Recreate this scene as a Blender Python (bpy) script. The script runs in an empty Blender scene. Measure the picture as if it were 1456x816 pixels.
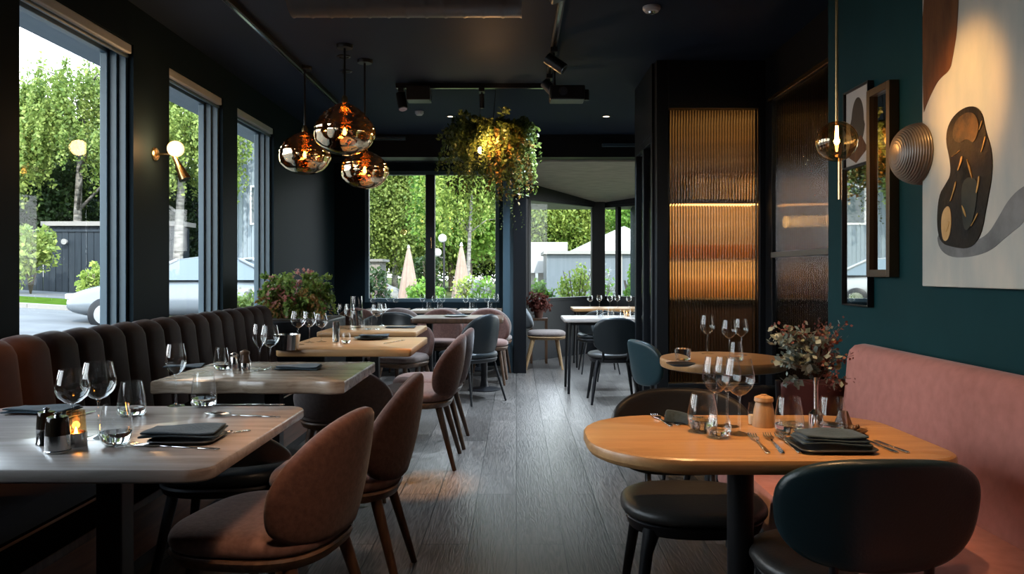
import bpy, bmesh, math, random
import numpy as np
from mathutils import Vector, Matrix

random.seed(7)
RNG = np.random.default_rng(11)
PI = math.pi
S = bpy.context.scene
COL = S.collection
R = math.radians

# ---------------------------------------------------------------- camera
CAM_H, F, VX, VY = 1.2, 1100.0, 734.0, 388.0      # eye height, focal length in pixels, vanishing point
cam_d = bpy.data.cameras.new('camera')
cam_d.sensor_width = 36.0
cam_d.lens = 36.0 * F / 1456.0
cam_d.shift_x = -6.0 / 1456.0
cam_d.shift_y = -20.0 / 1456.0
cam_d.clip_start = 0.05
cam_d.clip_end = 400
cam = bpy.data.objects.new('camera', cam_d)
COL.objects.link(cam)
cam.location = (0, 0, CAM_H)
cam.rotation_euler = (PI / 2, 0, 0)
S.camera = cam

def on(px, py, h=0.75):
    """the point of the horizontal surface at height h seen at this pixel"""
    s = (py - VY) / (CAM_H - h)
    return ((px - VX) / s, F / s, h)

def at(px, py, y):
    return ((px - VX) * y / F, y, CAM_H + (VY - py) * y / F)

# ---------------------------------------------------------------- mesh builder
class B:
    def __init__(self):
        self.v, self.f = [], []
    def add(self, vs, fs):
        o = len(self.v)
        self.v += [tuple(p) for p in vs]
        self.f += [tuple(i + o for i in f) for f in fs]
        return self
    def box(self, x0, x1, y0, y1, z0, z1):
        vs = [(x, y, z) for z in (z0, z1) for y in (y0, y1) for x in (x0, x1)]
        return self.add(vs, [(0, 2, 3, 1), (4, 5, 7, 6), (0, 1, 5, 4), (2, 6, 7, 3), (0, 4, 6, 2), (1, 3, 7, 5)])
    def obox(self, c, ax, ay, az):
        c, ax, ay, az = map(Vector, (c, ax, ay, az))
        vs = [c + ax * i + ay * j + az * k for k in (-1, 1) for j in (-1, 1) for i in (-1, 1)]
        return self.add(vs, [(0, 2, 3, 1), (4, 5, 7, 6), (0, 1, 5, 4), (2, 6, 7, 3), (0, 4, 6, 2), (1, 3, 7, 5)])
    def lathe(self, prof, c=(0, 0, 0), n=24, axis='z', caps=True):
        vs, fs = [], []
        for r, z in prof:
            for k in range(n):
                a = 2 * PI * k / n
                x, y = r * math.cos(a), r * math.sin(a)
                p = (x, y, z) if axis == 'z' else ((z, x, y) if axis == 'x' else (x, z, y))
                vs.append((p[0] + c[0], p[1] + c[1], p[2] + c[2]))
        for i in range(len(prof) - 1):
            for k in range(n):
                k2 = (k + 1) % n
                fs.append((i * n + k, i * n + k2, (i + 1) * n + k2, (i + 1) * n + k))
        if caps:
            if prof[0][0] > 1e-5: fs.append(tuple(reversed(range(n))))
            if prof[-1][0] > 1e-5: fs.append(tuple((len(prof) - 1) * n + k for k in range(n)))
        return self.add(vs, fs)
    def tube(self, pts, r, n=8, caps=True):
        pts = [Vector(p) for p in pts]
        m = len(pts)
        rs = list(r) if isinstance(r, (list, tuple)) else [r] * m
        vs, fs = [], []
        prev = None
        for i, p in enumerate(pts):
            t = (pts[min(i + 1, m - 1)] - pts[max(i - 1, 0)])
            t = t.normalized() if t.length > 1e-9 else Vector((0, 0, 1))
            if prev is None:
                up = Vector((0, 0, 1)) if abs(t.z) < 0.9 else Vector((1, 0, 0))
                a = t.cross(up).normalized()
            else:
                a = prev - t * prev.dot(t)
                a = a.normalized() if a.length > 1e-6 else t.orthogonal().normalized()
            prev = a
            b = t.cross(a)
            for k in range(n):
                q = 2 * PI * k / n
                vs.append(p + (a * math.cos(q) + b * math.sin(q)) * rs[i])
        for i in range(m - 1):
            for k in range(n):
                k2 = (k + 1) % n
                fs.append((i * n + k, i * n + k2, (i + 1) * n + k2, (i + 1) * n + k))
        if caps:
            fs.append(tuple(reversed(range(n))))
            fs.append(tuple((m - 1) * n + k for k in range(n)))
        return self.add(vs, fs)
    def pad(self, out, prof):
        """out: list of (x,y) outline; prof: list of (inset, z) from bottom to top; insets shrink towards the centroid"""
        n = len(out)
        cx = sum(p[0] for p in out) / n
        cy = sum(p[1] for p in out) / n
        vs, fs = [], []
        for ins, z in prof:
            for x, y in out:
                dx, dy = x - cx, y - cy
                L = math.hypot(dx, dy) or 1
                k = max(0.0, 1 - ins / L)
                vs.append((cx + dx * k, cy + dy * k, z))
        for i in range(len(prof) - 1):
            for k in range(n):
                k2 = (k + 1) % n
                fs.append((i * n + k, i * n + k2, (i + 1) * n + k2, (i + 1) * n + k))
        o0 = len(vs)
        vs.append((cx, cy, prof[0][1])); vs.append((cx, cy, prof[-1][1]))
        L = (len(prof) - 1) * n
        for k in range(n):
            k2 = (k + 1) % n
            fs.append((k2, k, o0))
            fs.append((L + k, L + k2, o0 + 1))
        return self.add(vs, fs)
    def prism(self, out, f0, f1):
        """out: 2d outline, f0/f1 map (a,b)->3d for the two faces"""
        n = len(out)
        vs = [f0(a, b) for a, b in out] + [f1(a, b) for a, b in out]
        fs = [tuple(range(n)), tuple(reversed(range(n, 2 * n)))]
        for k in range(n):
            k2 = (k + 1) % n
            fs.append((k, k + n, k2 + n, k2))
        return self.add(vs, fs)
    def grid(self, fn, nu, nv, wrap_u=False):
        vs = [fn(i / nu, j / nv) for j in range(nv + 1) for i in range(nu if wrap_u else nu + 1)]
        w = nu if wrap_u else nu + 1
        fs = []
        for j in range(nv):
            for i in range(nu):
                i2 = (i + 1) % w
                fs.append((j * w + i, j * w + i2, (j + 1) * w + i2, (j + 1) * w + i))
        return self.add(vs, fs)
    def shell(self, fn, p=2.5, nt=36, nr=6):
        vs, fs = [fn(0, 0)], []
        for r in range(1, nr + 1):
            rho = r / nr
            for k in range(nt):
                t = 2 * PI * k / nt
                c, s = math.cos(t), math.sin(t)
                u = math.copysign(abs(c) ** (2 / p), c) * rho
                v = math.copysign(abs(s) ** (2 / p), s) * rho
                vs.append(fn(u, v))
        for k in range(nt):
            fs.append((0, 1 + k, 1 + (k + 1) % nt))
        for r in range(nr - 1):
            for k in range(nt):
                k2 = (k + 1) % nt
                fs.append((1 + r * nt + k, 1 + (r + 1) * nt + k, 1 + (r + 1) * nt + k2, 1 + r * nt + k2))
        return self.add(vs, fs)
    def build(self, name, mat, parent=None, sharp=38, bevel=0, seg=2, solid=0, sub=0, offset=0.0, recalc=True):
        me = bpy.data.meshes.new(name)
        me.from_pydata(self.v, [], self.f)
        if recalc:
            bm = bmesh.new(); bm.from_mesh(me)
            bmesh.ops.recalc_face_normals(bm, faces=bm.faces)
            bm.to_mesh(me); bm.free()
        me.polygons.foreach_set('use_smooth', [True] * len(me.polygons))
        if sharp < 180:
            me.set_sharp_from_angle(angle=R(sharp))
        me.materials.append(mat)
        o = bpy.data.objects.new(name, me)
        COL.objects.link(o)
        if parent: o.parent = parent
        if solid:
            m = o.modifiers.new('thickness', 'SOLIDIFY'); m.thickness = solid; m.offset = offset
        if bevel:
            m = o.modifiers.new('edges', 'BEVEL'); m.width = bevel; m.segments = seg; m.limit_method = 'ANGLE'; m.angle_limit = R(40)
        if sub:
            m = o.modifiers.new('smooth', 'SUBSURF'); m.levels = sub; m.render_levels = sub
        return o

def quads(name, arr, mat, parent=None):
    """arr: (n,4,3) array of leaf quads -> one mesh"""
    n = arr.shape[0]
    me = bpy.data.meshes.new(name)
    me.vertices.add(n * 4)
    me.vertices.foreach_set('co', arr.reshape(-1).astype(np.float32))
    me.loops.add(n * 4)
    me.loops.foreach_set('vertex_index', np.arange(n * 4, dtype=np.int32))
    me.polygons.add(n)
    me.polygons.foreach_set('loop_start', np.arange(0, n * 4, 4, dtype=np.int32))
    me.update(calc_edges=True)
    me.materials.append(mat)
    o = bpy.data.objects.new(name, me)
    COL.objects.link(o)
    if parent: o.parent = parent
    return o

def leaves(pts, size, down=0.0, aspect=0.55, var=0.4):
    """leaf quads (rhombus shaped) at pts (n,3)"""
    n = len(pts)
    d = RNG.normal(size=(n, 3)); d[:, 2] -= down
    d /= np.linalg.norm(d, axis=1, keepdims=True)
    q = RNG.normal(size=(n, 3))
    w = np.cross(d, q); w /= np.linalg.norm(w, axis=1, keepdims=True) + 1e-9
    s = size * (1 + var * RNG.uniform(-1, 1, size=(n, 1)))
    a = np.empty((n, 4, 3))
    a[:, 0] = pts - d * s * 0.5
    a[:, 1] = pts + w * s * aspect * 0.5
    a[:, 2] = pts + d * s * 0.5
    a[:, 3] = pts - w * s * aspect * 0.5
    return a

def empty(name, loc=(0, 0, 0), rz=0.0):
    o = bpy.data.objects.new(name, None)
    o.empty_display_size = 0.1
    COL.objects.link(o)
    o.location = loc
    o.rotation_euler = (0, 0, rz)
    return o

def tag(o, label, cat, group=None, kind=None):
    o['label'] = label; o['category'] = cat
    if group: o['group'] = group
    if kind: o['kind'] = kind
    return o

def thing(name, label, cat, loc=(0, 0, 0), rz=0.0, group=None):
    return tag(empty(name, loc, rz), label, cat, group)

def struct(o, label=None):
    o['kind'] = 'structure'
    if label: o['label'] = label
    return o

def dup(root, loc, rz, label, group=None):
    def cp(o, parent):
        c = o.copy(); COL.objects.link(c)
        if parent: c.parent = parent
        for ch in list(o.children): cp(ch, c)
        return c
    r = cp(root, None)
    r.location = loc; r.rotation_euler = (0, 0, rz)
    r['label'] = label
    if group: r['group'] = group
    return r

def superell(a, b, p=3.0, n=40, cx=0.0, cy=0.0):
    out = []
    for k in range(n):
        t = 2 * PI * k / n
        c, s = math.cos(t), math.sin(t)
        out.append((cx + a * math.copysign(abs(c) ** (2 / p), c), cy + b * math.copysign(abs(s) ** (2 / p), s)))
    return out

def rrect(x0, x1, y0, y1, r, n=7):
    out = []
    rs = r if isinstance(r, (list, tuple)) else [r] * 4
    for (cx, cy, a0, rr) in ((x1, y1, 0, rs[0]), (x0, y1, 90, rs[1]), (x0, y0, 180, rs[2]), (x1, y0, 270, rs[3])):
        ox = cx - rr if cx == x1 else cx + rr
        oy = cy - rr if cy == y1 else cy + rr
        for i in range(n):
            a = R(a0 + 90 * i / (n - 1))
            out.append((ox + rr * math.cos(a), oy + rr * math.sin(a)))
    return out

# ---------------------------------------------------------------- materials
def new_mat(name):
    m = bpy.data.materials.new(name); m.use_nodes = True
    nt = m.node_tree
    return m, nt, nt.nodes['Principled BSDF'], nt.nodes['Material Output']

def mat(name, col, rough=0.5, metal=0.0, spec=0.5, col2=None, scale=8.0, stretch=(1, 1, 1), bump=0.0, sheen=0.0, coat=0.0, detail=4.0, emit=None, estr=0.0):
    m, nt, p, out = new_mat(name)
    p.inputs['Base Color'].default_value = (*col, 1)
    p.inputs['Roughness'].default_value = rough
    p.inputs['Metallic'].default_value = metal
    p.inputs['Specular IOR Level'].default_value = spec
    if sheen:
        p.inputs['Sheen Weight'].default_value = sheen
        p.inputs['Sheen Roughness'].default_value = 0.4
    if coat:
        p.inputs['Coat Weight'].default_value = coat; p.inputs['Coat Roughness'].default_value = 0.12
    if emit:
        p.inputs['Emission Color'].default_value = (*emit, 1); p.inputs['Emission Strength'].default_value = estr
    if col2 or bump:
        tc = nt.nodes.new('ShaderNodeTexCoord'); mp = nt.nodes.new('ShaderNodeMapping')
        mp.inputs['Scale'].default_value = stretch
        nt.links.new(tc.outputs['Object'], mp.inputs['Vector'])
        nz = nt.nodes.new('ShaderNodeTexNoise'); nz.inputs['Scale'].default_value = scale; nz.inputs['Detail'].default_value = detail
        nt.links.new(mp.outputs['Vector'], nz.inputs['Vector'])
        if col2:
            cr = nt.nodes.new('ShaderNodeValToRGB')
            cr.color_ramp.elements[0].position = 0.32; cr.color_ramp.elements[1].position = 0.68
            cr.color_ramp.elements[0].color = (*col, 1); cr.color_ramp.elements[1].color = (*col2, 1)
            nt.links.new(nz.outputs['Fac'], cr.inputs['Fac'])
            nt.links.new(cr.outputs['Color'], p.inputs['Base Color'])
        if bump:
            bp = nt.nodes.new('ShaderNodeBump'); bp.inputs['Strength'].default_value = bump; bp.inputs['Distance'].default_value = 0.01
            nt.links.new(nz.outputs['Fac'], bp.inputs['Height'])
            nt.links.new(bp.outputs['Normal'], p.inputs['Normal'])
    return m

def thin_glass(name, tint=(0.96, 0.98, 0.98), lo=0.05, hi=0.8, power=3.0, gcol=(1, 1, 1), rough=0.0):
    m = bpy.data.materials.new(name); m.use_nodes = True
    nt = m.node_tree; nt.nodes.clear()
    out = nt.nodes.new('ShaderNodeOutputMaterial')
    tr = nt.nodes.new('ShaderNodeBsdfTransparent'); tr.inputs['Color'].default_value = (*tint, 1)
    gl = nt.nodes.new('ShaderNodeBsdfGlossy'); gl.inputs['Color'].default_value = (*gcol, 1); gl.inputs['Roughness'].default_value = rough
    lw = nt.nodes.new('ShaderNodeLayerWeight'); lw.inputs['Blend'].default_value = 0.5
    pw = nt.nodes.new('ShaderNodeMath'); pw.operation = 'POWER'; pw.inputs[1].default_value = power
    mr = nt.nodes.new('ShaderNodeMapRange'); mr.inputs['To Min'].default_value = lo; mr.inputs['To Max'].default_value = hi
    mx = nt.nodes.new('ShaderNodeMixShader')
    nt.links.new(lw.outputs['Facing'], pw.inputs[0]); nt.links.new(pw.outputs[0], mr.inputs['Value'])
    nt.links.new(mr.outputs[0], mx.inputs['Fac'])
    nt.links.new(tr.outputs[0], mx.inputs[1]); nt.links.new(gl.outputs[0], mx.inputs[2])
    nt.links.new(mx.outputs[0], out.inputs['Surface'])
    return m

def wood(name, c1, c2, c3, rough=0.4, along='x', scale=1.0, coat=0.0, spec=0.5, bump=0.08):
    m, nt, p, out = new_mat(name)
    tc = nt.nodes.new('ShaderNodeTexCoord'); mp = nt.nodes.new('ShaderNodeMapping')
    st = {'x': (1.2, 14, 14), 'y': (14, 1.2, 14), 'z': (14, 14, 1.2)}[along]
    mp.inputs['Scale'].default_value = [s * scale for s in st]
    nt.links.new(tc.outputs['Object'], mp.inputs['Vector'])
    nz = nt.nodes.new('ShaderNodeTexNoise'); nz.inputs['Scale'].default_value = 2.2; nz.inputs['Detail'].default_value = 8; nz.inputs['Roughness'].default_value = 0.65; nz.inputs['Distortion'].default_value = 0.6
    nt.links.new(mp.outputs['Vector'], nz.inputs['Vector'])
    cr = nt.nodes.new('ShaderNodeValToRGB')
    cr.color_ramp.elements[0].position = 0.3; cr.color_ramp.elements[0].color = (*c1, 1)
    cr.color_ramp.elements[1].position = 0.7; cr.color_ramp.elements[1].color = (*c3, 1)
    e = cr.color_ramp.elements.new(0.5); e.color = (*c2, 1)
    nt.links.new(nz.outputs['Fac'], cr.inputs['Fac'])
    nt.links.new(cr.outputs['Color'], p.inputs['Base Color'])
    p.inputs['Roughness'].default_value = rough
    p.inputs['Specular IOR Level'].default_value = spec
    if coat:
        p.inputs['Coat Weight'].default_value = coat; p.inputs['Coat Roughness'].default_value = 0.2
    bp = nt.nodes.new('ShaderNodeBump'); bp.inputs['Strength'].default_value = bump; bp.inputs['Distance'].default_value = 0.004
    nt.links.new(nz.outputs['Fac'], bp.inputs['Height']); nt.links.new(bp.outputs['Normal'], p.inputs['Normal'])
    return m

def leaf_mat(name, c1, c2, trans=0.4, scale=1.5, rough=0.5):
    m = bpy.data.materials.new(name); m.use_nodes = True
    nt = m.node_tree; nt.nodes.clear()
    out = nt.nodes.new('ShaderNodeOutputMaterial')
    ge = nt.nodes.new('ShaderNodeNewGeometry')
    nz = nt.nodes.new('ShaderNodeTexNoise'); nz.inputs['Scale'].default_value = scale
    nt.links.new(ge.outputs['Position'], nz.inputs['Vector'])
    ad = nt.nodes.new('ShaderNodeMath'); ad.operation = 'MULTIPLY_ADD'; ad.inputs[1].default_value = 0.5
    nt.links.new(ge.outputs['Random Per Island'], ad.inputs[0]); 
    sb = nt.nodes.new('ShaderNodeMath'); sb.operation = 'SUBTRACT'; sb.inputs[1].default_value = 0.25
    nt.links.new(nz.outputs['Fac'], sb.inputs[0]); nt.links.new(sb.outputs[0], ad.inputs[2])
    cr = nt.nodes.new('ShaderNodeValToRGB')
    cr.color_ramp.elements[0].position = 0.2; cr.color_ramp.elements[0].color = (*c1, 1)
    cr.color_ramp.elements[1].position = 0.8; cr.color_ramp.elements[1].color = (*c2, 1)
    nt.links.new(ad.outputs[0], cr.inputs['Fac'])
    df = nt.nodes.new('ShaderNodeBsdfPrincipled'); df.inputs['Roughness'].default_value = rough; df.inputs['Specular IOR Level'].default_value = 0.3
    tl = nt.nodes.new('ShaderNodeBsdfTranslucent')
    mx = nt.nodes.new('ShaderNodeMixShader'); mx.inputs['Fac'].default_value = trans
    nt.links.new(cr.outputs['Color'], df.inputs['Base Color']); nt.links.new(cr.outputs['Color'], tl.inputs['Color'])
    nt.links.new(df.outputs[0], mx.inputs[1]); nt.links.new(tl.outputs[0], mx.inputs[2])
    nt.links.new(mx.outputs[0], out.inputs['Surface'])
    return m

def floor_mat():
    m, nt, p, out = new_mat('dark oak boards')
    N = nt.nodes.new; L = nt.links.new
    tc = N('ShaderNodeTexCoord'); sp = N('ShaderNodeSeparateXYZ'); cb = N('ShaderNodeCombineXYZ')
    L(tc.outputs['Object'], sp.inputs[0]); L(sp.outputs['Y'], cb.inputs['X']); L(sp.outputs['X'], cb.inputs['Y'])
    br = N('ShaderNodeTexBrick')
    br.inputs['Scale'].default_value = 1.0; br.inputs['Brick Width'].default_value = 2.1; br.inputs['Row Height'].default_value = 0.21
    br.inputs['Mortar Size'].default_value = 0.003; br.inputs['Mortar Smooth'].default_value = 0.2; br.inputs['Bias'].default_value = 0.0
    br.offset = 0.37
    br.inputs['Color1'].default_value = (0, 0, 0, 1); br.inputs['Color2'].default_value = (1, 1, 1, 1); br.inputs['Mortar'].default_value = (0.5, 0.5, 0.5, 1)
    L(cb.outputs[0], br.inputs['Vector'])
    # every board offsets its own grain
    off = N('ShaderNodeVectorMath'); off.operation = 'MULTIPLY_ADD'
    off.inputs[1].default_value = (0, 7.3, 3.1)
    L(br.outputs['Color'], off.inputs[0])
    mp = N('ShaderNodeMapping'); mp.inputs['Scale'].default_value = (1.0, 11, 1)
    L(cb.outputs[0], mp.inputs['Vector']); L(mp.outputs[0], off.inputs[2])
    nz = N('ShaderNodeTexNoise'); nz.inputs['Scale'].default_value = 1.5; nz.inputs['Detail'].default_value = 3; nz.inputs['Distortion'].default_value = 0.5
    L(off.outputs[0], nz.inputs['Vector'])
    # cathedral grain: rings of the stretched noise
    mu = N('ShaderNodeMath'); mu.operation = 'MULTIPLY'; mu.inputs[1].default_value = 60.0
    L(nz.outputs['Fac'], mu.inputs[0])
    sn = N('ShaderNodeMath'); sn.operation = 'SINE'; L(mu.outputs[0], sn.inputs[0])
    fn = N('ShaderNodeTexNoise'); fn.inputs['Scale'].default_value = 9; fn.inputs['Detail'].default_value = 8
    mp2 = N('ShaderNodeMapping'); mp2.inputs['Scale'].default_value = (0.9, 14, 1); L(cb.outputs[0], mp2.inputs['Vector']); L(mp2.outputs[0], fn.inputs['Vector'])
    ad = N('ShaderNodeMath'); ad.operation = 'MULTIPLY_ADD'; ad.inputs[1].default_value = 0.13; L(sn.outputs[0], ad.inputs[0]); L(fn.outputs['Fac'], ad.inputs[2])
    cr = N('ShaderNodeValToRGB')
    cr.color_ramp.elements[0].position = 0.2; cr.color_ramp.elements[0].color = (0.042, 0.036, 0.033, 1)
    cr.color_ramp.elements[1].position = 0.8; cr.color_ramp.elements[1].color = (0.185, 0.162, 0.145, 1)
    L(ad.outputs[0], cr.inputs['Fac'])
    # board tone
    hs = N('ShaderNodeMix'); hs.data_type = 'RGBA'; hs.blend_type = 'MULTIPLY'; hs.inputs['Factor'].default_value = 1.0
    mr = N('ShaderNodeMapRange'); mr.inputs['To Min'].default_value = 0.62; mr.inputs['To Max'].default_value = 1.3
    L(br.outputs['Color'], mr.inputs['Value'])
    L(cr.outputs['Color'], hs.inputs[6]); L(mr.outputs[0], hs.inputs[7])
    dk = N('ShaderNodeMix'); dk.data_type = 'RGBA'; dk.inputs[7].default_value = (0.004, 0.004, 0.004, 1)
    L(br.outputs['Fac'], dk.inputs['Factor']); L(hs.outputs[2], dk.inputs[6])
    L(dk.outputs[2], p.inputs['Base Color'])
    rr = N('ShaderNodeMapRange'); rr.inputs['To Min'].default_value = 0.24; rr.inputs['To Max'].default_value = 0.38
    L(fn.outputs['Fac'], rr.inputs['Value']); L(rr.outputs[0], p.inputs['Roughness'])
    sb = N('ShaderNodeMath'); sb.operation = 'SUBTRACT'; L(ad.outputs[0], sb.inputs[0]); L(br.outputs['Fac'], sb.inputs[1])
    bp = N('ShaderNodeBump'); bp.inputs['Strength'].default_value = 0.35; bp.inputs['Distance'].default_value = 0.004
    L(sb.outputs[0], bp.inputs['Height']); L(bp.outputs[0], p.inputs['Normal'])
    return m

M = {}
M['floor'] = floor_mat()
M['ceiling'] = mat('dark navy ceiling paint', (0.020, 0.030, 0.050), 0.6, spec=0.06, bump=0.05, scale=3)
M['black'] = mat('matt black paint', (0.006, 0.007, 0.009), 0.45, spec=0.3)
M['blackwall'] = mat('blue black wall paint', (0.011, 0.020, 0.026), 0.6, spec=0.05, bump=0.03, scale=30)
M['frame'] = mat('slate blue window frame', (0.062, 0.108, 0.138), 0.4)
M['green'] = mat('deep teal wall paint', (0.0035, 0.030, 0.034), 0.65, spec=0.10, col2=(0.0045, 0.035, 0.040), scale=4, bump=0.06)
M['metal'] = mat('black powder coated metal', (0.012, 0.012, 0.014), 0.38, metal=0.3)
M['steel'] = mat('brushed steel', (0.62, 0.62, 0.62), 0.16, metal=1)
M['brass'] = mat('aged brass', (0.62, 0.43, 0.20), 0.25, metal=1)
M['glass'] = thin_glass('drinking glass', lo=0.045, hi=0.75, power=2.6)
M['pane'] = thin_glass('window pane', tint=(0.97, 0.985, 0.985), lo=0.012, hi=0.22, power=6.0)
M['amber'] = thin_glass('gold mirrored glass', tint=(0.60, 0.34, 0.12), lo=0.56, hi=0.95, power=1.6, gcol=(1.0, 0.78, 0.50), rough=0.01)
M['honey'] = thin_glass('honey tinted glass', tint=(0.95, 0.72, 0.42), lo=0.14, hi=0.9, power=2.0, gcol=(1.0, 0.85, 0.62), rough=0.02)
M['greytable'] = wood('grey washed oak', (0.30, 0.255, 0.23), (0.39, 0.34, 0.31), (0.48, 0.425, 0.39), 0.24, 'x', 1.0, spec=0.9)
M['warmtable'] = wood('warm oiled oak', (0.36, 0.185, 0.075), (0.45, 0.24, 0.10), (0.54, 0.31, 0.14), 0.33, 'x', 1.1)
M['liveedge'] = wood('rustic live edge oak', (0.16, 0.11, 0.07), (0.33, 0.25, 0.18), (0.48, 0.38, 0.29), 0.27, 'x', 0.8, spec=0.9)
M['chairwood'] = wood('chair walnut', (0.075, 0.038, 0.022), (0.14, 0.075, 0.042), (0.21, 0.12, 0.07), 0.38, 'x', 1.2)
M['walnut'] = wood('dark walnut', (0.045, 0.022, 0.012), (0.085, 0.042, 0.022), (0.13, 0.068, 0.037), 0.4, 'z', 1.4)
M['plinth'] = wood('stained bench panel', (0.11, 0.04, 0.016), (0.17, 0.062, 0.024), (0.22, 0.085, 0.035), 0.45, 'y', 0.7)
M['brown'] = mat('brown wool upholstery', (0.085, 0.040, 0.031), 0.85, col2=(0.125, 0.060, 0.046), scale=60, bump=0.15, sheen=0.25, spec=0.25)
M['brownseat_lit'] = mat('dusty brown wool lightened against shade', (0.17, 0.092, 0.075), 0.85, col2=(0.23, 0.13, 0.108), scale=60, bump=0.15, sheen=0.3, spec=0.25)  # dusty wool, also lightened to make up for light the tabletop blocks
M['taupe'] = mat('taupe upholstery', (0.18, 0.135, 0.12), 0.8, col2=(0.23, 0.175, 0.155), scale=60, bump=0.12, sheen=0.2)
M['greyshell'] = mat('grey felt shell', (0.22, 0.225, 0.23), 0.75)
M['burgundy'] = mat('burgundy leather', (0.10, 0.028, 0.022), 0.5, bump=0.08, scale=90)
M['tuft'] = mat('dark brown channelled velvet', (0.018, 0.0095, 0.0075), 0.65, spec=0.08, col2=(0.024, 0.013, 0.010), scale=12, sheen=0.03, bump=0.05)
M['benchseat'] = mat('black bench fabric', (0.006, 0.005, 0.005), 0.85, spec=0.02)
M['piping'] = mat('tan leather piping', (0.30, 0.13, 0.05), 0.5)
M['pink'] = mat('dusty pink upholstery', (0.40, 0.155, 0.125), 0.8, col2=(0.47, 0.19, 0.155), scale=25, sheen=0.2, bump=0.08, spec=0.25)
M['bleather'] = mat('black leather', (0.012, 0.017, 0.020), 0.36, bump=0.10, scale=140, spec=0.5)
M['tealleather'] = mat('dark teal leather', (0.012, 0.040, 0.052), 0.38, bump=0.10, scale=140)
M['darkteal'] = mat('very dark teal leather', (0.008, 0.022, 0.028), 0.36, bump=0.10, scale=140)
M['seatleather'] = mat('charcoal seat leather', (0.026, 0.024, 0.022), 0.40, bump=0.10, scale=120)
M['napkin'] = mat('slate blue linen', (0.024, 0.040, 0.052), 0.85, spec=0.2, col2=(0.034, 0.054, 0.068), scale=120, bump=0.2, sheen=0.15)
M['plate'] = mat('dark stoneware', (0.030, 0.033, 0.036), 0.35)
M['turned'] = wood('turned beech', (0.36, 0.21, 0.10), (0.45, 0.27, 0.13), (0.52, 0.33, 0.17), 0.4, 'z', 2)
M['bulb'] = mat('glowing filament bulb', (1, 0.7, 0.4), 0.4, emit=(1.0, 0.55, 0.20), estr=45)
M['frost'] = mat('lit frosted glass globe', (1, 0.8, 0.6), 0.4, emit=(1.0, 0.50, 0.17), estr=2.6)
M['led'] = mat('warm led strip', (1, 0.8, 0.5), 0.4, emit=(1.0, 0.50, 0.15), estr=3.5)
M['ledw'] = mat('lit downlight lens', (1, 0.9, 0.8), 0.4, emit=(1.0, 0.80, 0.62), estr=3.0)
M['flame'] = mat('candle flame', (1, 0.6, 0.2), 0.4, emit=(1.0, 0.42, 0.08), estr=25)
M['wax'] = mat('candle wax', (0.75, 0.66, 0.5), 0.5)
M['white'] = mat('white plastic', (0.6, 0.6, 0.6), 0.4)
M['soil'] = mat('dark soil', (0.03, 0.022, 0.016), 0.9)
M['terracotta'] = mat('dark red clay', (0.12, 0.045, 0.03), 0.7)
M['blind'] = mat('pale blind fabric', (0.55, 0.58, 0.58), 0.7)
M['soffit'] = mat('pale textured plaster', (0.34, 0.335, 0.31), 0.7, col2=(0.46, 0.45, 0.42), scale=5, stretch=(1, 6, 1), bump=0.3)

# ---------------------------------------------------------------- room shell
CEIL = 2.85
WL, WR = -2.35, 1.5            # inner faces of the left and right walls
YB = 10.0                      # back wall with the garden windows

fl = struct(B().box(-2.6, 3.4, -1.6, 12.4, -0.08, 0.0).build('floor', M['floor']), 'dark oak plank floor')
struct(B().box(-2.6, 3.4, -1.6, 9.5, CEIL, CEIL + 0.15).build('ceiling', M['ceiling']), 'dark navy ceiling')
struct(B().box(-2.6, 3.4, -1.75, -1.6, 0, CEIL).build('wall_front', M['blackwall']))

# left wall: sill, header, pillars, with five openings
SILL, HEAD = 0.82, 2.60
openings = [(0.9, 2.15), (2.3, 3.5), (3.66, 4.75), (5.24, 6.20), (6.52, 7.50)]
wl = B()
wl.box(WL - 0.18, WL, -1.6, YB + 0.1, 0, SILL)
wl.box(WL - 0.18, WL, -1.6, YB + 0.1, HEAD, CEIL)
y0 = -1.6
for a, b in openings:
    wl.box(WL - 0.18, WL, y0, a, SILL, HEAD); y0 = b
wl.box(WL - 0.18, WL, y0, YB + 0.1, SILL, HEAD)
struct(wl.build('wall_left', M['blackwall']), 'dark wall with tall window openings')

def window_left(k, a, b):
    root = struct(empty(f'window_{k}', (WL - 0.1, (a + b) / 2, SILL)), 'tall fixed window in a slate blue frame')
    w = (b - a) / 2; H = HEAD - SILL
    f = B()
    for i, (xo, t) in enumerate(((-0.045, 0.075), (0.0, 0.05), (0.045, 0.028))):      # stepped frame profile
        x0, x1 = xo - 0.022, xo + 0.0225
        f.box(x0, x1, -w, -w + t, 0, H); f.box(x0, x1, w - t, w, 0, H)
        f.box(x0, x1, -w, w, 0, t * 0.7); f.box(x0, x1, -w, w, H - t * 0.9, H)
    f.build('window_frame', M['frame'], root, bevel=0.003)
    B().box(-0.050, -0.044, -w + 0.07, w - 0.07, 0.05, H - 0.06).build('pane', M['pane'], root)
    return root
for k, (a, b) in enumerate(openings): window_left(k + 1, a, b)

# roller blind cassettes over the windows
blind_lab = ['pale roller blind cassette above the first tall window', 'pale roller blind cassette above the window past the brass lamp', 'pale roller blind cassette above the last tall window by the corner']
for (a, b), lab in zip(openings[2:], blind_lab):
    r = thing('roller_blind', lab, 'blind', (WL - 0.035, (a + b) / 2, HEAD - 0.004), 0, 'roller blinds')
    w = (b - a) / 2 - 0.01
    B().box(-0.03, 0.03, -w, w, -0.055, 0).build('cassette', M['blind'], r, bevel=0.006)
    c = B().tube([(0.0, -w, -0.07), (0.0, w, -0.07)], 0.012, 10).build('bottom_bar', M['frame'], r)

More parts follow.
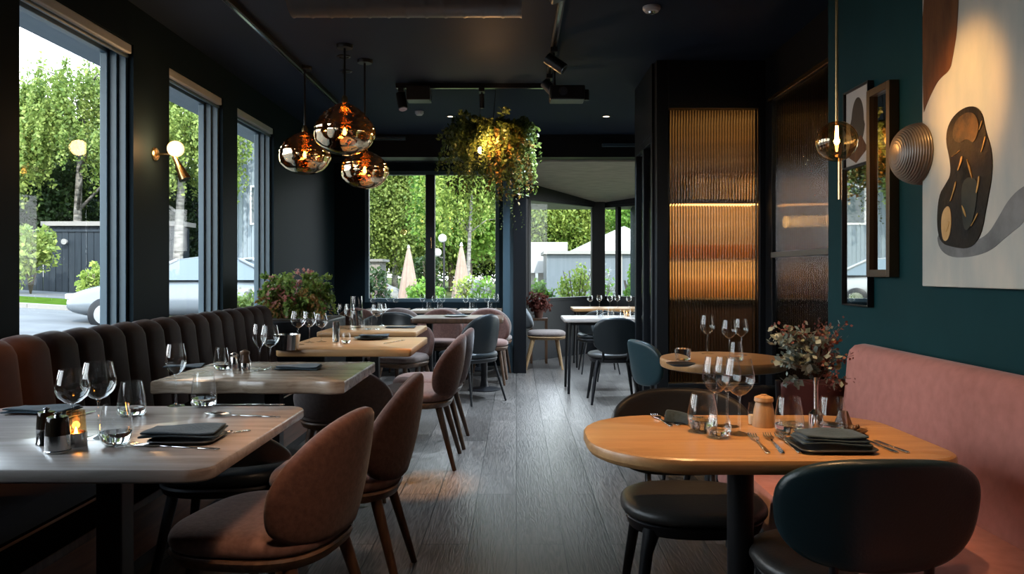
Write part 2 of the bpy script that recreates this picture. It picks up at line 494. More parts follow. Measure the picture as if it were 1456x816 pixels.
# right wall with its far end, and the recess beyond
struct(B().box(WR, WR + 0.16, -1.6, 3.72, 0, CEIL).build('wall_right', M['green']), 'deep teal wall with art')
struct(B().box(WR + 0.16, 2.1, 3.58, 3.72, 0, CEIL).build('wall_return', M['black']))
struct(B().box(3.2, 3.4, 3.58, 7.6, 0, CEIL).build('wall_bar_right', mat('bar wall', (0.16, 0.10, 0.05), 0.5, col2=(0.05, 0.03, 0.018), scale=3, stretch=(1, 5, 1))))
bb_ = B().box(1.46, 3.4, 7.5, 7.6, 0, CEIL)
for k in range(14): bb_.box(1.52 + k * 0.12, 1.52 + k * 0.12 + 0.05, 7.46, 7.5, 0.96, CEIL)
struct(bb_.build('wall_bar_back', mat('bar back panel', (0.16, 0.10, 0.045), 0.35, col2=(0.34, 0.23, 0.11), scale=3, stretch=(1, 1, 5))))
wb = B()
wb.box(1.8, 1.95, 7.6, 12.2, 0, 0.12); wb.box(1.8, 1.95, 7.6, 12.2, 2.35, CEIL); wb.box(1.8, 1.95, 11.2, 12.2, 0.12, 2.35); wb.box(1.8, 1.95, 7.6, 7.75, 0.12, 2.35)
struct(wb.build('wall_bay_right', M['blackwall']))
struct(B().add([(1.17, 6.1, 0), (1.21, 6.1, 0), (1.50, 7.6, 0), (1.46, 7.6, 0), (1.17, 6.1, CEIL), (1.21, 6.1, CEIL), (1.50, 7.6, CEIL), (1.46, 7.6, CEIL)], [(0, 1, 2, 3), (7, 6, 5, 4), (0, 4, 5, 1), (1, 5, 6, 2), (2, 6, 7, 3), (3, 7, 4, 0)]).build('wall_bar_side', M['black']))

# back wall: parapet, header, garden window
bw = B()
bw.box(WL, -1.96, YB, YB + 0.15, 0, CEIL)
bw.box(-1.96, -0.22, YB, YB + 0.15, 0, 0.82)
bw.box(-1.96, -0.22, YB, YB + 0.15, 2.52, CEIL)
bw.box(-0.22, 0.12, YB, YB + 0.15, 0, CEIL)
struct(bw.build('wall_back', M['blackwall']), 'dark back wall around the garden window')
struct(B().box(WL, 1.8, 9.22, 9.5, 2.58, CEIL).build('beam', M['black'], bevel=0.004), 'black beam across the room')
struct(B().box(WL, 1.8, 9.5, YB, 2.62, CEIL).build('ceiling_back', M['black']))
struct(B().box(-0.035, 0.12, 9.25, 9.42, 0, 2.58).build('column', M['black'], bevel=0.004), 'slim black column')
struct(B().box(-0.16, -0.035, 9.30, 9.40, 0, 2.58).build('trim_1', M['frame'], bevel=0.004))

def window_flat(k, p0, p1, z0, z1, mull, lab, mat_frame='frame', fw=0.05, leaves_at=()):
    """a framed window standing between two floor-plan points"""
    p0, p1 = Vector((*p0, 0)), Vector((*p1, 0))
    L = (p1 - p0).length
    root = struct(empty(f'window_{k}', (p0.x, p0.y, z0), math.atan2(p1.y - p0.y, p1.x - p0.x)), lab)
    H = z1 - z0
    f = B()
    f.box(0, fw, -0.04, 0.04, 0, H); f.box(L - fw, L, -0.04, 0.04, 0, H)
    f.box(fw, L - fw, -0.04, 0.04, 0, fw); f.box(fw, L - fw, -0.04, 0.04, H - fw, H)
    f.build('window_frame', M[mat_frame], root, bevel=0.004)
    for (a, b) in mull:
        B().box(a, b, -0.05, 0.05, fw, H - fw).build('mullion', M['black'], root, bevel=0.006)
    B().box(fw, L - fw, 0.0, 0.006, fw, H - fw).build('pane', M['pane'], root)
    return root
w6 = window_flat(6, (-1.96, YB + 0.06), (-0.22, YB + 0.06), 0.82, 2.52, [(0.785, 0.905)], 'wide garden window with a black mullion')
hd = B(); hd.box(0.855, 0.868, -0.09, -0.05, 0.70, 0.84); hd.tube([(0.861, -0.085, 0.80), (0.861, -0.085, 0.70)], 0.008); hd.build('window_handle', M['brass'], w6)

# bay at the back right
ba, bb, bc = (0.12, 10.45), (1.27, 11.75), (1.80, 11.35)
def low_wall(name, p0, p1, z0, z1, t=0.12):
    p0, p1 = Vector((*p0, 0)), Vector((*p1, 0))
    d = (p1 - p0).normalized(); nrm = Vector((-d.y, d.x, 0))
    c = (p0 + p1) / 2 + nrm * (t / 2) + Vector((0, 0, (z0 + z1) / 2))
    return struct(B().obox(c, d * ((p1 - p0).length / 2), nrm * (t / 2), Vector((0, 0, (z1 - z0) / 2))).build(name, M['black']))
low_wall('wall_bay_left', (0.12, 10.0), (0.121, 10.5), 0, 2.7, 0.02)
low_wall('wall_bay_below', ba, bb, 0, 0.80)
low_wall('wall_bay_below_corner', bb, bc, 0, 0.80)
low_wall('wall_bay_above', ba, bb, 2.22, 2.9)
low_wall('wall_bay_above_corner', bb, bc, 2.22, 2.9)
window_flat(7, (ba[0] + 0.02, ba[1] + 0.08), (bb[0] - 0.04, bb[1] + 0.04), 0.80, 2.24, [], 'bay window with a view of a grey shed', 'black')
window_flat(8, (bb[0] + 0.02, bb[1] + 0.06), (bc[0] + 0.02, bc[1] + 0.06), 0.80, 2.24, [(0.28, 0.33)], 'narrow bay window beside the corner post', 'black')
window_flat(9, (1.87, 11.2), (1.87, 7.75), 0.12, 2.35, [(1.15, 1.21), (2.3, 2.36)], 'added full height glazing at the side of the bay', 'black')  # unseen glazing added to bring daylight onto the back floor
struct(B().box(1.14, 1.34, 11.66, 11.86, 0.80, 2.3).build('trim_2', M['black'], bevel=0.01), 'bay corner post')
struct(B().add([(0.10, 9.45, 2.56), (1.82, 9.45, 2.56), (1.82, 12.2, 2.20), (0.10, 12.2, 2.20), (0.10, 9.45, 2.9), (1.82, 9.45, 2.9), (1.82, 12.2, 2.9), (0.10, 12.2, 2.9)],
               [(0, 1, 2, 3), (7, 6, 5, 4), (0, 4, 5, 1), (1, 5, 6, 2), (2, 6, 7, 3), (3, 7, 4, 0)]).build('ceiling_bay', M['soffit']), 'pale sloping bay ceiling')
# sloping roof slabs outside so that no sky light leaks in
struct(B().box(-2.62, 3.45, -1.8, 12.4, 3.02, 3.2).build('roof', M['black']))

# ---------------------------------------------------------------- fluted glass screens and the bar behind
def fluted_mat():
    m = bpy.data.materials.new('fluted glass'); m.use_nodes = True
    nt = m.node_tree; nt.nodes.clear()
    out = nt.nodes.new('ShaderNodeOutputMaterial')
    rf = nt.nodes.new('ShaderNodeBsdfRefraction'); rf.inputs['Color'].default_value = (0.95, 0.91, 0.84, 1); rf.inputs['IOR'].default_value = 1.45; rf.inputs['Roughness'].default_value = 0.05
    gl = nt.nodes.new('ShaderNodeBsdfGlossy'); gl.inputs['Roughness'].default_value = 0.12
    mx = nt.nodes.new('ShaderNodeMixShader'); mx.inputs['Fac'].default_value = 0.035
    nt.links.new(rf.outputs[0], mx.inputs[1]); nt.links.new(gl.outputs[0], mx.inputs[2])
    nt.links.new(mx.outputs[0], out.inputs['Surface'])
    return m
M['fluted'] = fluted_mat()
def fluted_pane(name, p0, p1, z0, z1, parent, pitch=0.021, depth=0.0085):
    p0, p1 = Vector((*p0, 0)), Vector((*p1, 0))
    d = (p1 - p0); L = d.length; d.normalize(); nrm = Vector((d.y, -d.x, 0))
    n = int(L / pitch); per = 6
    prof = []
    for i in range(n * per + 1):
        t = (i % per) / per
        prof.append((i / (n * per) * L, depth * math.sqrt(max(0, 1 - (2 * t - 1) ** 2)) if i % per else 0.0))
    b = B(); k = len(prof)
    vs = [p0 + d * a + nrm * q + Vector((0, 0, z)) for z in (z0, z1) for a, q in prof]
    fs = [(i, i + 1, k + i + 1, k + i) for i in range(k - 1)]
    o = len(vs)
    vs += [p0 - nrm * 0.006 + Vector((0, 0, z0)), p1 - nrm * 0.006 + Vector((0, 0, z0)), p1 - nrm * 0.006 + Vector((0, 0, z1)), p0 - nrm * 0.006 + Vector((0, 0, z1))]
    fs += [(o + 1, o, o + 3, o + 2), (0, k, o + 3, o), (k - 1, o + 1, o + 2, 2 * k - 1), tuple(range(k - 1, -1, -1)) + (o, o + 1), tuple(range(k, 2 * k)) + (o + 2, o + 3)]
    b.add(vs, fs)
    return b.build(name, M['fluted'], parent, sharp=60)

sc = thing('glass_partition', 'tall fluted glass partition in a black frame glowing amber from the bar', 'partition', (0, 6.05, 0))
f = B()
f.box(1.09, 1.18, -0.05, 0.05, 0, CEIL); f.box(1.89, 2.02, -0.05, 0.05, 0, CEIL)
f.box(1.18, 1.89, -0.05, 0.05, 2.48, CEIL); f.box(1.18, 1.89, -0.05, 0.05, 0, 0.34)
f.build('partition_frame', M['black'], sc, bevel=0.003)
fluted_pane('fluted_pane', (1.18, 0.0), (1.89, 0.0), 0.34, 2.48, sc)

sd = thing('glass_side_partition', 'fluted glass side screen with a grey middle rail, beside the teal wall', 'partition', (1.96, 0, 0))
f = B()
f.box(-0.03, 0.05, 5.84, 5.99, 0, CEIL); f.box(-0.03, 0.05, 3.72, 3.80, 0, CEIL)
f.box(-0.03, 0.05, 3.80, 5.84, 2.50, CEIL); f.box(-0.03, 0.05, 3.80, 5.84, 0, 0.32)
f.build('partition_frame', M['black'], sd, bevel=0.003)
B().box(-0.04, 0.05, 3.80, 5.84, 1.315, 1.355).build('rail', mat('grey rail', (0.16, 0.15, 0.13), 0.4), sd, bevel=0.003)
B().box(-0.045, -0.03, 3.80, 5.90, 2.50, 2.525).build('brass_trim', M['brass'], sd)
fluted_pane('fluted_pane', (0.0, 5.84), (0.0, 3.80), 0.32, 1.32, sd)
fluted_pane('fluted_pane', (0.0, 5.84), (0.0, 3.80), 1.35, 2.50, sd)

sg = thing('sliding_screen', 'clear glass sliding screen with black frames at the side of the bar', 'screen', (1.10, 6.10, 0))
f = B()
f.box(-0.03, 0.03, 0.0, 0.06, 0, 2.3); f.box(-0.03, 0.03, 0.40, 0.46, 0, 2.3); f.box(-0.03, 0.03, 0.82, 0.88, 0, 2.3)
f.box(-0.03, 0.03, 0.06, 0.82, 0, 0.08); f.box(-0.03, 0.03, 0.06, 0.82, 2.24, 2.3)
f.build('screen_frame', M['black'], sg, bevel=0.003)
B().box(-0.03, 0.03, 0.0, 0.88, 2.3, CEIL).build('top_panel', M['black'], sg)
for a, b in ((0.06, 0.40), (0.46, 0.82)):
    B().box(-0.004, 0.004, a, b, 0.08, 2.24).build('pane', M['pane'], sg)

# bar: back counter, shelf with led strip, bottles
M['counter'] = mat('dark bar counter', (0.04, 0.025, 0.016), 0.3)
bc_ = thing('back_counter', 'dark bar counter behind the fluted glass', 'counter', (0, 0, 0))
B().box(1.50, 3.1, 6.95, 7.45, 0, 0.92).build('carcass', M['counter'], bc_, bevel=0.004)
B().box(1.48, 3.12, 6.92, 7.455, 0.92, 0.96).build('counter_top', M['black'], bc_, bevel=0.004)
def shelf(lab, x0, x1, y0, y1, z, strip=True):
    s = thing('bar_shelf', lab, 'shelf', ((x0 + x1) / 2, (y0 + y1) / 2, z), 0, 'bar shelves')
    w, d = (x1 - x0) / 2, (y1 - y0) / 2
    B().box(-w, w, -d, d, -0.035, 0).build('board', M['walnut'], s, bevel=0.003)
    if strip: B().box(-w + 0.02, w - 0.02, -d + 0.02, -d + 0.04, -0.046, -0.036).build('led_strip', M['led'], s)
    return s
shelf('long shelf of bottles with a glowing underside behind the fluted glass', 1.27, 2.6, 6.30, 6.52, 1.80)
shelf('low shelf of glassware at the back of the bar, above the counter', 1.50, 3.1, 7.24, 7.455, 1.34, False)
shelf('top shelf on the back wall of the bar', 1.50, 3.1, 7.24, 7.455, 2.15, False)
def bottle_b(h=0.29, r=0.036):
    return B().lathe([(0.0, 0), (r, 0.0), (r, h * 0.58), (r * 0.85, h * 0.66), (r * 0.36, h * 0.76), (r * 0.34, h * 0.98), (r * 0.42, h * 0.985), (r * 0.42, h), (0, h)], n=16)
M['bottle'] = mat('dark bottle glass', (0.02, 0.015, 0.01), 0.12)
M['bottlea'] = mat('amber spirit bottle', (0.30, 0.12, 0.03), 0.1)
bi = 0
for x, y, z, hh, mm, lab in [
    (1.33, 6.41, 1.80, 0.26, 'bottlea', 'amber bottle at the near left end of the lit shelf'), (1.39, 6.41, 1.80, 0.30, 'bottlea', 'taller amber bottle second from the left end of the lit shelf'),
    (1.47, 6.41, 1.80, 0.25, 'bottlea', 'amber bottle beside the dark pair on the lit shelf'), (1.57, 6.41, 1.80, 0.20, 'bottle', 'short dark bottle in the middle of the lit shelf'),
    (1.66, 6.41, 1.80, 0.33, 'bottle', 'tall dark bottle in the middle of the lit shelf'), (1.79, 6.41, 1.80, 0.27, 'bottle', 'dark bottle right of the tall dark one on the lit shelf'),
    (1.85, 6.41, 1.80, 0.31, 'bottle', 'slim dark bottle near the frame on the lit shelf'), (1.95, 6.41, 1.80, 0.24, 'bottlea', 'amber bottle last on the lit shelf')]:
    b = bottle_b(hh); o = b.build('bottle', M[mm]); o.location = (x, y, z); tag(o, lab, 'bottle', 'bottles on the lit bar shelf')
jar = None
for k in range(14):
    x = 1.58 + k * 0.105
    o = B().lathe([(0, 0), (0.03, 0), (0.042, 0.05), (0.04, 0.13), (0.038, 0.13), (0.028, 0.004), (0, 0.004)], n=14).build('tumbler', M['bottlea'])
    o.location = (x, 7.36, 1.34)
    tag(o, 'amber lit glass on the low shelf at the back of the bar', 'glass', 'glasses on the low bar shelf')
for k in range(9):
    o = bottle_b(0.26 + 0.05 * ((k * 37) % 5) / 5).build('bottle', M['bottle' if k % 3 else 'bottlea'])
    o.location = (1.58 + k * 0.17, 7.3, 0.96)
    tag(o, 'bottle standing on the bar counter behind the fluted glass', 'bottle', 'bottles on the bar counter')
card = thing('counter_sign', 'small tilted white card in a black holder behind the side screen', 'card', (2.30, 4.95, 1.36))
B().box(-0.06, 0.06, -0.05, 0.05, 0, 0.16).build('holder', M['black'], card)
B().obox((-0.075, 0.0, 0.04), (0.006, 0, 0.02), (0, 0.07, 0), (0.02, 0, -0.006)).build('card', M['white'], card)
for k, (yy, hh) in enumerate(((4.35, 0.24), (4.55, 0.28), (4.74, 0.22), (5.2, 0.27), (5.38, 0.23), (5.55, 0.29))):
    o = bottle_b(hh).build('bottle', M['bottlea' if k % 2 else 'bottle'])
    o.location = (2.36, yy, 1.36)
    tag(o, 'bottle on the dark shelf behind the fluted side screen', 'bottle', 'bottles behind the side screen')
sb2 = thing('side_shelf', 'dark shelf behind the side screen at rail height', 'shelf', (2.3, 4.9, 1.36))
B().box(-0.22, 0.25, -0.9, 0.8, -0.04, 0).build('board', M['counter'], sb2, bevel=0.003)
B().box(0.20, 0.25, -0.9, 0.8, -1.36, -0.04).build('back_panel', M['counter'], sb2)

# ---------------------------------------------------------------- furniture kinds
def taper_leg(top, foot, r0, r1, n=12):
    return B().tube([top, foot], [r0, r1], n)

def shell_chair(name, label, loc, rz, fab='brown', legs='walnut', top=0.82, low=0.43, wrap=60, rad=0.255, lean=0.06, group=None, pwr=2.8, seat_h=0.475, seat_mat=None, leg_r=(0.022, 0.013), cat='chair'):
    """upholstered chair with a wrap-around shell; faces +y"""
    t = thing(name, label, cat, loc, rz, group)
    out = [(x * (1.0 + 0.06 * y / 0.24), y) for x, y in superell(0.255, 0.245, 2.9, 40, 0, 0.02)]
    z1 = seat_h
    if fab == 'brown' and not seat_mat: seat_mat = 'brownseat_lit'
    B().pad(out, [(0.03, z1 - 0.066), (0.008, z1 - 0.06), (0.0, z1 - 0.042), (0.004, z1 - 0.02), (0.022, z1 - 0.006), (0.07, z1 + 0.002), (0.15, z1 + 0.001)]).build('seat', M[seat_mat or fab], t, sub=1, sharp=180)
    out2 = [(x * 0.985, 0.02 + (y - 0.02) * 0.985) for x, y in out]
    B().pad(out2, [(0.03, z1 - 0.105), (0.012, z1 - 0.098), (0.0, z1 - 0.072), (0.004, z1 - 0.064)]).build('seat_frame', M['chairwood' if legs == 'walnut' else legs], t, sharp=50)
    zc, hh = (top + low) / 2, (top - low) / 2
    A = R(wrap)
    def fn(u, v):
        th = u * A
        r = rad + lean * (v + 1) * 0.6 * (1 - 0.45 * abs(u)) + 0.012 * (1 - v * v)
        drop = -0.13 * abs(u) ** 1.8 * (v + 1) / 2 - 0.02 * abs(u) ** 2 * (1 - v) / 2      # the wings sink towards the front
        return (r * math.sin(th) * 1.03, -r * math.cos(th) * 0.98 + 0.03, zc + hh * v + drop)
    B().shell(fn, pwr).build('backrest', M[fab], t, solid=0.042, sub=1, sharp=180)
    for sx in (-1, 1):
        for (ty, fy) in ((0.15, 0.215), (-0.14, -0.245)):
            taper_leg((sx * 0.165, ty, z1 - 0.09), (sx * 0.225, fy, 0.0), *leg_r).build('leg', M[legs], t)
    return t

def round_back_chair(label, loc, rz, back='bleather', seat='seatleather', group=None, bw=0.245, bz=(0.485, 0.775), seat_h=0.47, hgt=1.0, name='dining_chair'):
    """black chair: oval leather back on two posts, round padded seat, four splayed legs; faces +y"""
    t = thing(name, label, 'chair', loc, rz, group)
    out = superell(0.235, 0.215, 2.5, 40, 0, 0.0)
    z1 = seat_h
    B().pad(out, [(0.02, z1 - 0.05), (0.004, z1 - 0.044), (0.0, z1 - 0.030), (0.006, z1 - 0.012), (0.03, z1 - 0.002), (0.10, z1 + 0.002)]).build('seat', M[seat], t, sub=1, sharp=180)
    fr = superell(0.222, 0.20, 2.5, 40)
    B().pad(fr, [(0.03, z1 - 0.092), (0.012, z1 - 0.088), (0.0, z1 - 0.055), (0.006, z1 - 0.048)]).build('seat_frame', M['metal'], t, sharp=50)
    zc, hh = (bz[0] + bz[1]) / 2, (bz[1] - bz[0]) / 2
    def fn(u, v):
        x = bw * u * (1.0 + 0.05 * v)
        return (x, -0.235 - 0.05 * (v + 1) / 2 + 0.30 * x * x * 4, zc + hh * v)
    B().shell(fn, 2.75).build('backrest', M[back], t, solid=0.034, sub=1, sharp=180)
    for sx in (-1, 1):
        B().tube([(sx * 0.11, -0.165, z1 - 0.075), (sx * 0.113, -0.205, z1 - 0.04), (sx * 0.113, -0.222, bz[0] - 0.01), (sx * 0.113, -0.228, bz[0] + 0.03)], 0.0115, 10).build('back_post', M['metal'], t)
    for sx in (-1, 1):
        for sy in (-1, 1):
            B().tube([(sx * 0.15, sy * 0.135, z1 - 0.075), (sx * 0.168, sy * 0.152, z1 - 0.14), (sx * 0.215, sy * 0.205, 0.0)], [0.028, 0.020, 0.0115], 10).build('leg', M['metal'], t)
    return t

def table_rect(label, x0, x1, y0, y1, top_mat, th=0.032, r=0.05, h=0.75, leg='column', leg_w=0.035, group=None, edge=None, legs_at=None):
    cx, cy = (x0 + x1) / 2, (y0 + y1) / 2
    t = thing('dining_table', label, 'table', (cx, cy, 0), 0, group)
    w, d = (x1 - x0) / 2, (y1 - y0) / 2
    if edge == 'live':
        out = []
        n = 26
        rnd = random.Random(int(abs(cx * 1000)) + 5)
        for i in range(n): out.append((w, -d + 2 * d * i / n))
        for i in range(n): out.append((w - 2 * w * i / n, d + 0.01 * rnd.uniform(-1, 1)))
        for i in range(n): out.append((-w, d - 2 * d * i / n))
        for i in range(n): out.append((-w + 2 * w * i / n, -d + 0.012 * math.sin(i * 0.7) + 0.006 * rnd.uniform(-1, 1)))
    else:
        out = rrect(-w, w, -d, d, r)
    B().pad(out, [(0.010, h - th), (0.002, h - th + 0.005), (0, h - th + 0.010), (0, h - 0.007), (0.003, h - 0.002), (0.008, h)]).build('tabletop', M[top_mat], t, sharp=30)
    if leg == 'column':
        for lx, ly in (legs_at or [(0, 0)]):
            B().box(lx - leg_w, lx + leg_w, ly - leg_w, ly + leg_w, 0.018, h - th - 0.008).build('pedestal', M['metal'], t, bevel=0.004)
            B().box(lx - 0.16, lx + 0.16, ly - 0.16, ly + 0.16, h - th - 0.008, h - th).build('mounting_plate', M['metal'], t)
            B().pad(rrect(lx - 0.22, lx + 0.22, ly - 0.22, ly + 0.22, 0.03), [(0.004, 0), (0, 0.004), (0, 0.014), (0.006, 0.018)]).build('base_plate', M['metal'], t)
    elif leg == 'four':
        for sx in (-1, 1):
            for sy in (-1, 1):
                B().tube([(sx * (w - 0.07), sy * (d - 0.07), h - th), (sx * (w - 0.05), sy * (d - 0.05), 0)], [leg_w, leg_w * 0.8], 12).build('leg', M['metal'], t)
        B().box(-w + 0.06, w - 0.06, -d + 0.06, d - 0.06, h - th - 0.03, h - th).build('apron', M['metal'], t)
    else:
        lx = legs_at or [(-w + 0.1, 0), (w - 0.12, 0)]
        for a, b in lx:
            B().tube([(a, b, 0.03), (a, b, h - th - 0.01)], leg_w, 14).build('pedestal', M['metal'], t)
            B().lathe([(0, 0), (0.17, 0), (0.17, 0.008), (0.13, 0.02), (0.045, 0.035), (leg_w, 0.09), (0, 0.09)], (a, b, 0), 28).build('base', M['metal'], t)
            B().box(a - 0.14, a + 0.14, b - 0.14, b + 0.14, h - th - 0.012, h - th).build('mounting_plate', M['metal'], t)
    return t

# ---------------------------------------------------------------- banquettes
def left_banquette():
    t = thing('banquette', 'long dark brown channel tufted banquette under the tall windows', 'banquette', (0, 0, 0))
    y0, y1, pitch = 0.75, 6.25, 0.205
    n = int((y1 - y0) / pitch)
    per = 8
    prof = []          # (x, z) from the seat crease up the front, over the roll and down the back
    for i in range(7): prof.append((-1.93 - 0.05 * (i / 6), 0.42 + 0.42 * i / 6, 1.0))
    for i in range(1, 9):
        a = PI * i / 8
        prof.append((-2.045 + 0.065 * math.cos(a), 0.845 + 0.075 * math.sin(a), 1.0 if i < 6 else 0.4))
    prof.append((-2.12, 0.45, 0.2))
    m = len(prof)
    vs, fs = [], []
    tot = n * per
    for i in range(tot + 1):
        yy = y0 + (y1 - y0) * i / tot
        tt = (i % per) / per
        bulge = (math.sqrt(max(0.0, 1 - (2 * tt - 1) ** 2)) if i % per else 0.0)
        for j, (x, z, k) in enumerate(prof):
            px, pz = prof[max(j - 1, 0)][:2]; qx, qz = prof[min(j + 1, m - 1)][:2]
            tx, tz = qx - px, qz - pz; L = math.hypot(tx, tz) or 1
            nx, nz = tz / L, -tx / L
            dd = 0.026 * bulge * k
            vs.append((x + nx * dd, yy, z + nz * dd))
    for i in range(tot):
        for j in range(m - 1):
            fs.append((i * m + j, i * m + j + 1, (i + 1) * m + j + 1, (i + 1) * m + j))
    fs.append(tuple(range(m))); fs.append(tuple(tot * m + j for j in reversed(range(m))))
    B().add(vs, fs).build('backrest', M['tuft'], t, sharp=55)
    c = B(); c.pad(rrect(-1.95, -1.42, y0, y1, 0.03), [(0.004, 0.34), (0, 0.35), (0, 0.43), (0.012, 0.446), (0.03, 0.45)])
    c.build('seat', M['benchseat'], t, sharp=40)
    B().tube([(-1.424, y0 + 0.03, 0.437), (-1.424, y1 - 0.03, 0.437)], 0.006, 8).build('piping', M['piping'], t)
    B().box(-2.12, -1.455, y0, y1, 0.10, 0.34).build('base_panel', M['plinth'], t, bevel=0.004)
    B().box(-1.46, -1.425, y0, y1, 0.305, 0.338).build('front_rail', M['walnut'], t, bevel=0.004)
    B().box(-2.12, -1.52, y0, y1, 0.0, 0.10).build('plinth', M['black'], t)
left_banquette()

def right_banquette():
    t = thing('banquette', 'dusty pink upholstered bench along the teal wall', 'banquette', (0, 0, 0))
    y0, y1 = 0.3, 3.22
    prof = [(1.495, 0.30), (1.33, 0.30), (1.32, 0.46), (1.345, 0.60), (1.36, 0.74), (1.368, 0.85), (1.378, 0.885), (1.40, 0.905), (1.43, 0.91), (1.46, 0.905), (1.485, 0.885), (1.495, 0.85)]
    ys = [y0, y0 + 0.012] + [y0 + 0.05 + (y1 - y0 - 0.1) * i / 12 for i in range(13)] + [y1 - 0.012, y1]
    b = B(); m = len(prof); vs, fs = [], []
    for i, yy in enumerate(ys):
        k = 0.02 if i in (0, len(ys) - 1) else (0.004 if i in (1, len(ys) - 2) else 0)
        for x, z in prof:
            vs.append((x + k * (1 if x < 1.45 else 0), yy, z - k * (1 if z > 0.8 else 0)))
    for i in range(len(ys) - 1):
        for j in range(m):
            j2 = (j + 1) % m
            fs.append((i * m + j, i * m + j2, (i + 1) * m + j2, (i + 1) * m + j))
    fs.append(tuple(range(m))); fs.append(tuple((len(ys) - 1) * m + j for j in reversed(range(m))))
    b.add(vs, fs).build('backrest', M['pink'], t, sharp=50)
    B().pad(rrect(0.83, 1.345, y0, y1, 0.04), [(0.012, 0.335), (0, 0.35), (0, 0.44), (0.01, 0.46), (0.035, 0.472), (0.09, 0.475)]).build('seat', M['pink'], t, sharp=40)
    B().box(0.87, 1.49, y0, y1, 0.06, 0.335).build('base_panel', M['black'], t, bevel=0.004)
    B().box(0.93, 1.49, y0, y1, 0.0, 0.06).build('plinth', M['black'], t)
right_banquette()

# ---------------------------------------------------------------- tables
table_rect('grey washed oak table nearest the camera, by the tufted banquette', -1.72, -0.705, 1.77, 2.62, 'greytable', 0.034, 0.06, legs_at=[(0.085, -0.02)], leg_w=0.036)
table_rect('rustic thick edged table, second along the tufted banquette', -1.52, -0.715, 3.22, 3.92, 'liveedge', 0.055, edge='live', legs_at=[(0.0, 0)])
table_rect('warm oak table, third along the tufted banquette', -1.42, -0.62, 4.56, 5.42, 'warmtable', 0.045, 0.02)
table_rect('warm oak table, last along the tufted banquette by the corner plant', -1.52, -0.76, 5.88, 6.62, 'warmtable', 0.04, 0.02)
table_rect('dark topped table with a round pedestal foot near the column', -1.05, -0.13, 7.62, 8.30, 'walnut', 0.05, 0.06, leg='round', legs_at=[(-0.30, 0), (0.26, 0)])
# back row by the garden window
back_lab = ['small table under the left pane of the garden window', 'small table under the mullion of the garden window', 'small table under the right pane of the garden window']
for i, xx in enumerate((-1.62, -1.02, -0.45)):
    table_rect(back_lab[i], xx - 0.27, xx + 0.27, 9.32, 9.90, 'liveedge', 0.04, 0.02, leg='round', legs_at=[(0, 0)], leg_w=0.025, group='tables in a row under the garden window')
table_rect('wooden slim legged table in front of the bay, behind a black chair', 0.47, 1.42, 7.62, 8.22, 'greytable', 0.04, 0.05, leg='four', leg_w=0.017)
table_rect('reddish wooden table inside the bay by the window', 0.72, 1.62, 9.75, 10.35, 'warmtable', 0.04, 0.03, leg='four', leg_w=0.017)

# right foreground table: rounded oak top on a round black column
t = thing('dining_table', 'warm oak table with rounded ends beside the pink bench', 'table', (0.655, 2.16, 0))
out = rrect(-0.462, 0.452, -0.295, 0.295, [0.16, 0.24, 0.25, 0.10], 10)
B().pad(out, [(0.016, 0.710), (0.006, 0.715), (0.0, 0.724), (0, 0.738), (0.003, 0.746), (0.010, 0.75)]).build('tabletop', M['warmtable'], t, sharp=30)
B().tube([(-0.035, -0.02, 0.02), (-0.035, -0.02, 0.70)], 0.036, 20).build('pedestal', M['metal'], t)
B().box(-0.20, 0.13, -0.16, 0.12, 0.700, 0.710).build('mounting_plate', M['metal'], t)
B().lathe([(0, 0), (0.22, 0), (0.22, 0.01), (0.05, 0.022), (0, 0.022)], (-0.035, -0.02, 0), 32).build('base', M['metal'], t)

# round table behind it
t = thing('round_table', 'small round oak table in front of the fluted glass partition', 'table', (1.10, 4.12, 0))
B().lathe([(0, 0.695), (0.31, 0.695), (0.325, 0.702), (0.33, 0.715), (0.33, 0.738), (0.325, 0.747), (0.31, 0.75), (0, 0.75)], n=56).build('tabletop', M['warmtable'], t, sharp=30)
B().tube([(0, 0, 0.02), (0, 0, 0.695)], 0.035, 20).build('pedestal', M['metal'], t)
B().lathe([(0, 0), (0.22, 0), (0.22, 0.01), (0.05, 0.022), (0, 0.022)], n=32).build('base', M['metal'], t)

# ---------------------------------------------------------------- chairs, left side of the aisle (facing the banquette)
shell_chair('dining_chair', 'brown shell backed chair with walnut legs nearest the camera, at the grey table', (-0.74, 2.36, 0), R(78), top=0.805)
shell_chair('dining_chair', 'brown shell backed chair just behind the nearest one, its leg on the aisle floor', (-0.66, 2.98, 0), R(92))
shell_chair('dining_chair', 'low taupe chair with its back against the far side of the rustic table', (-0.93, 4.26, 0), R(4), 'taupe', top=0.72)
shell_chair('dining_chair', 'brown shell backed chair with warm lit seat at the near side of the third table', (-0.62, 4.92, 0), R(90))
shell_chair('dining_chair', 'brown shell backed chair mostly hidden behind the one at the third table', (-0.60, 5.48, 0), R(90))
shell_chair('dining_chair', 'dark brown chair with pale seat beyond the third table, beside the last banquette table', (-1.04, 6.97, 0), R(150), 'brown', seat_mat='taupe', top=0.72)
shell_chair('dining_chair', 'low black chair seat tucked under the rustic thick edged table', (-1.12, 3.03, 0), R(5), 'bleather', 'metal', top=0.66, low=0.5)
# black tub chairs round the dark table
shell_chair('armchair', 'black tub chair with metal legs in front of the dark topped table', (-0.43, 7.27, 0), R(48), 'bleather', 'metal', top=0.83, low=0.45, wrap=62, rad=0.225, leg_r=(0.013, 0.010))
shell_chair('armchair', 'low black tub chair at the left end of the dark topped table', (-1.32, 7.75, 0), R(170), 'bleather', 'metal', top=0.80, low=0.44, wrap=88, rad=0.27, leg_r=(0.013, 0.010))
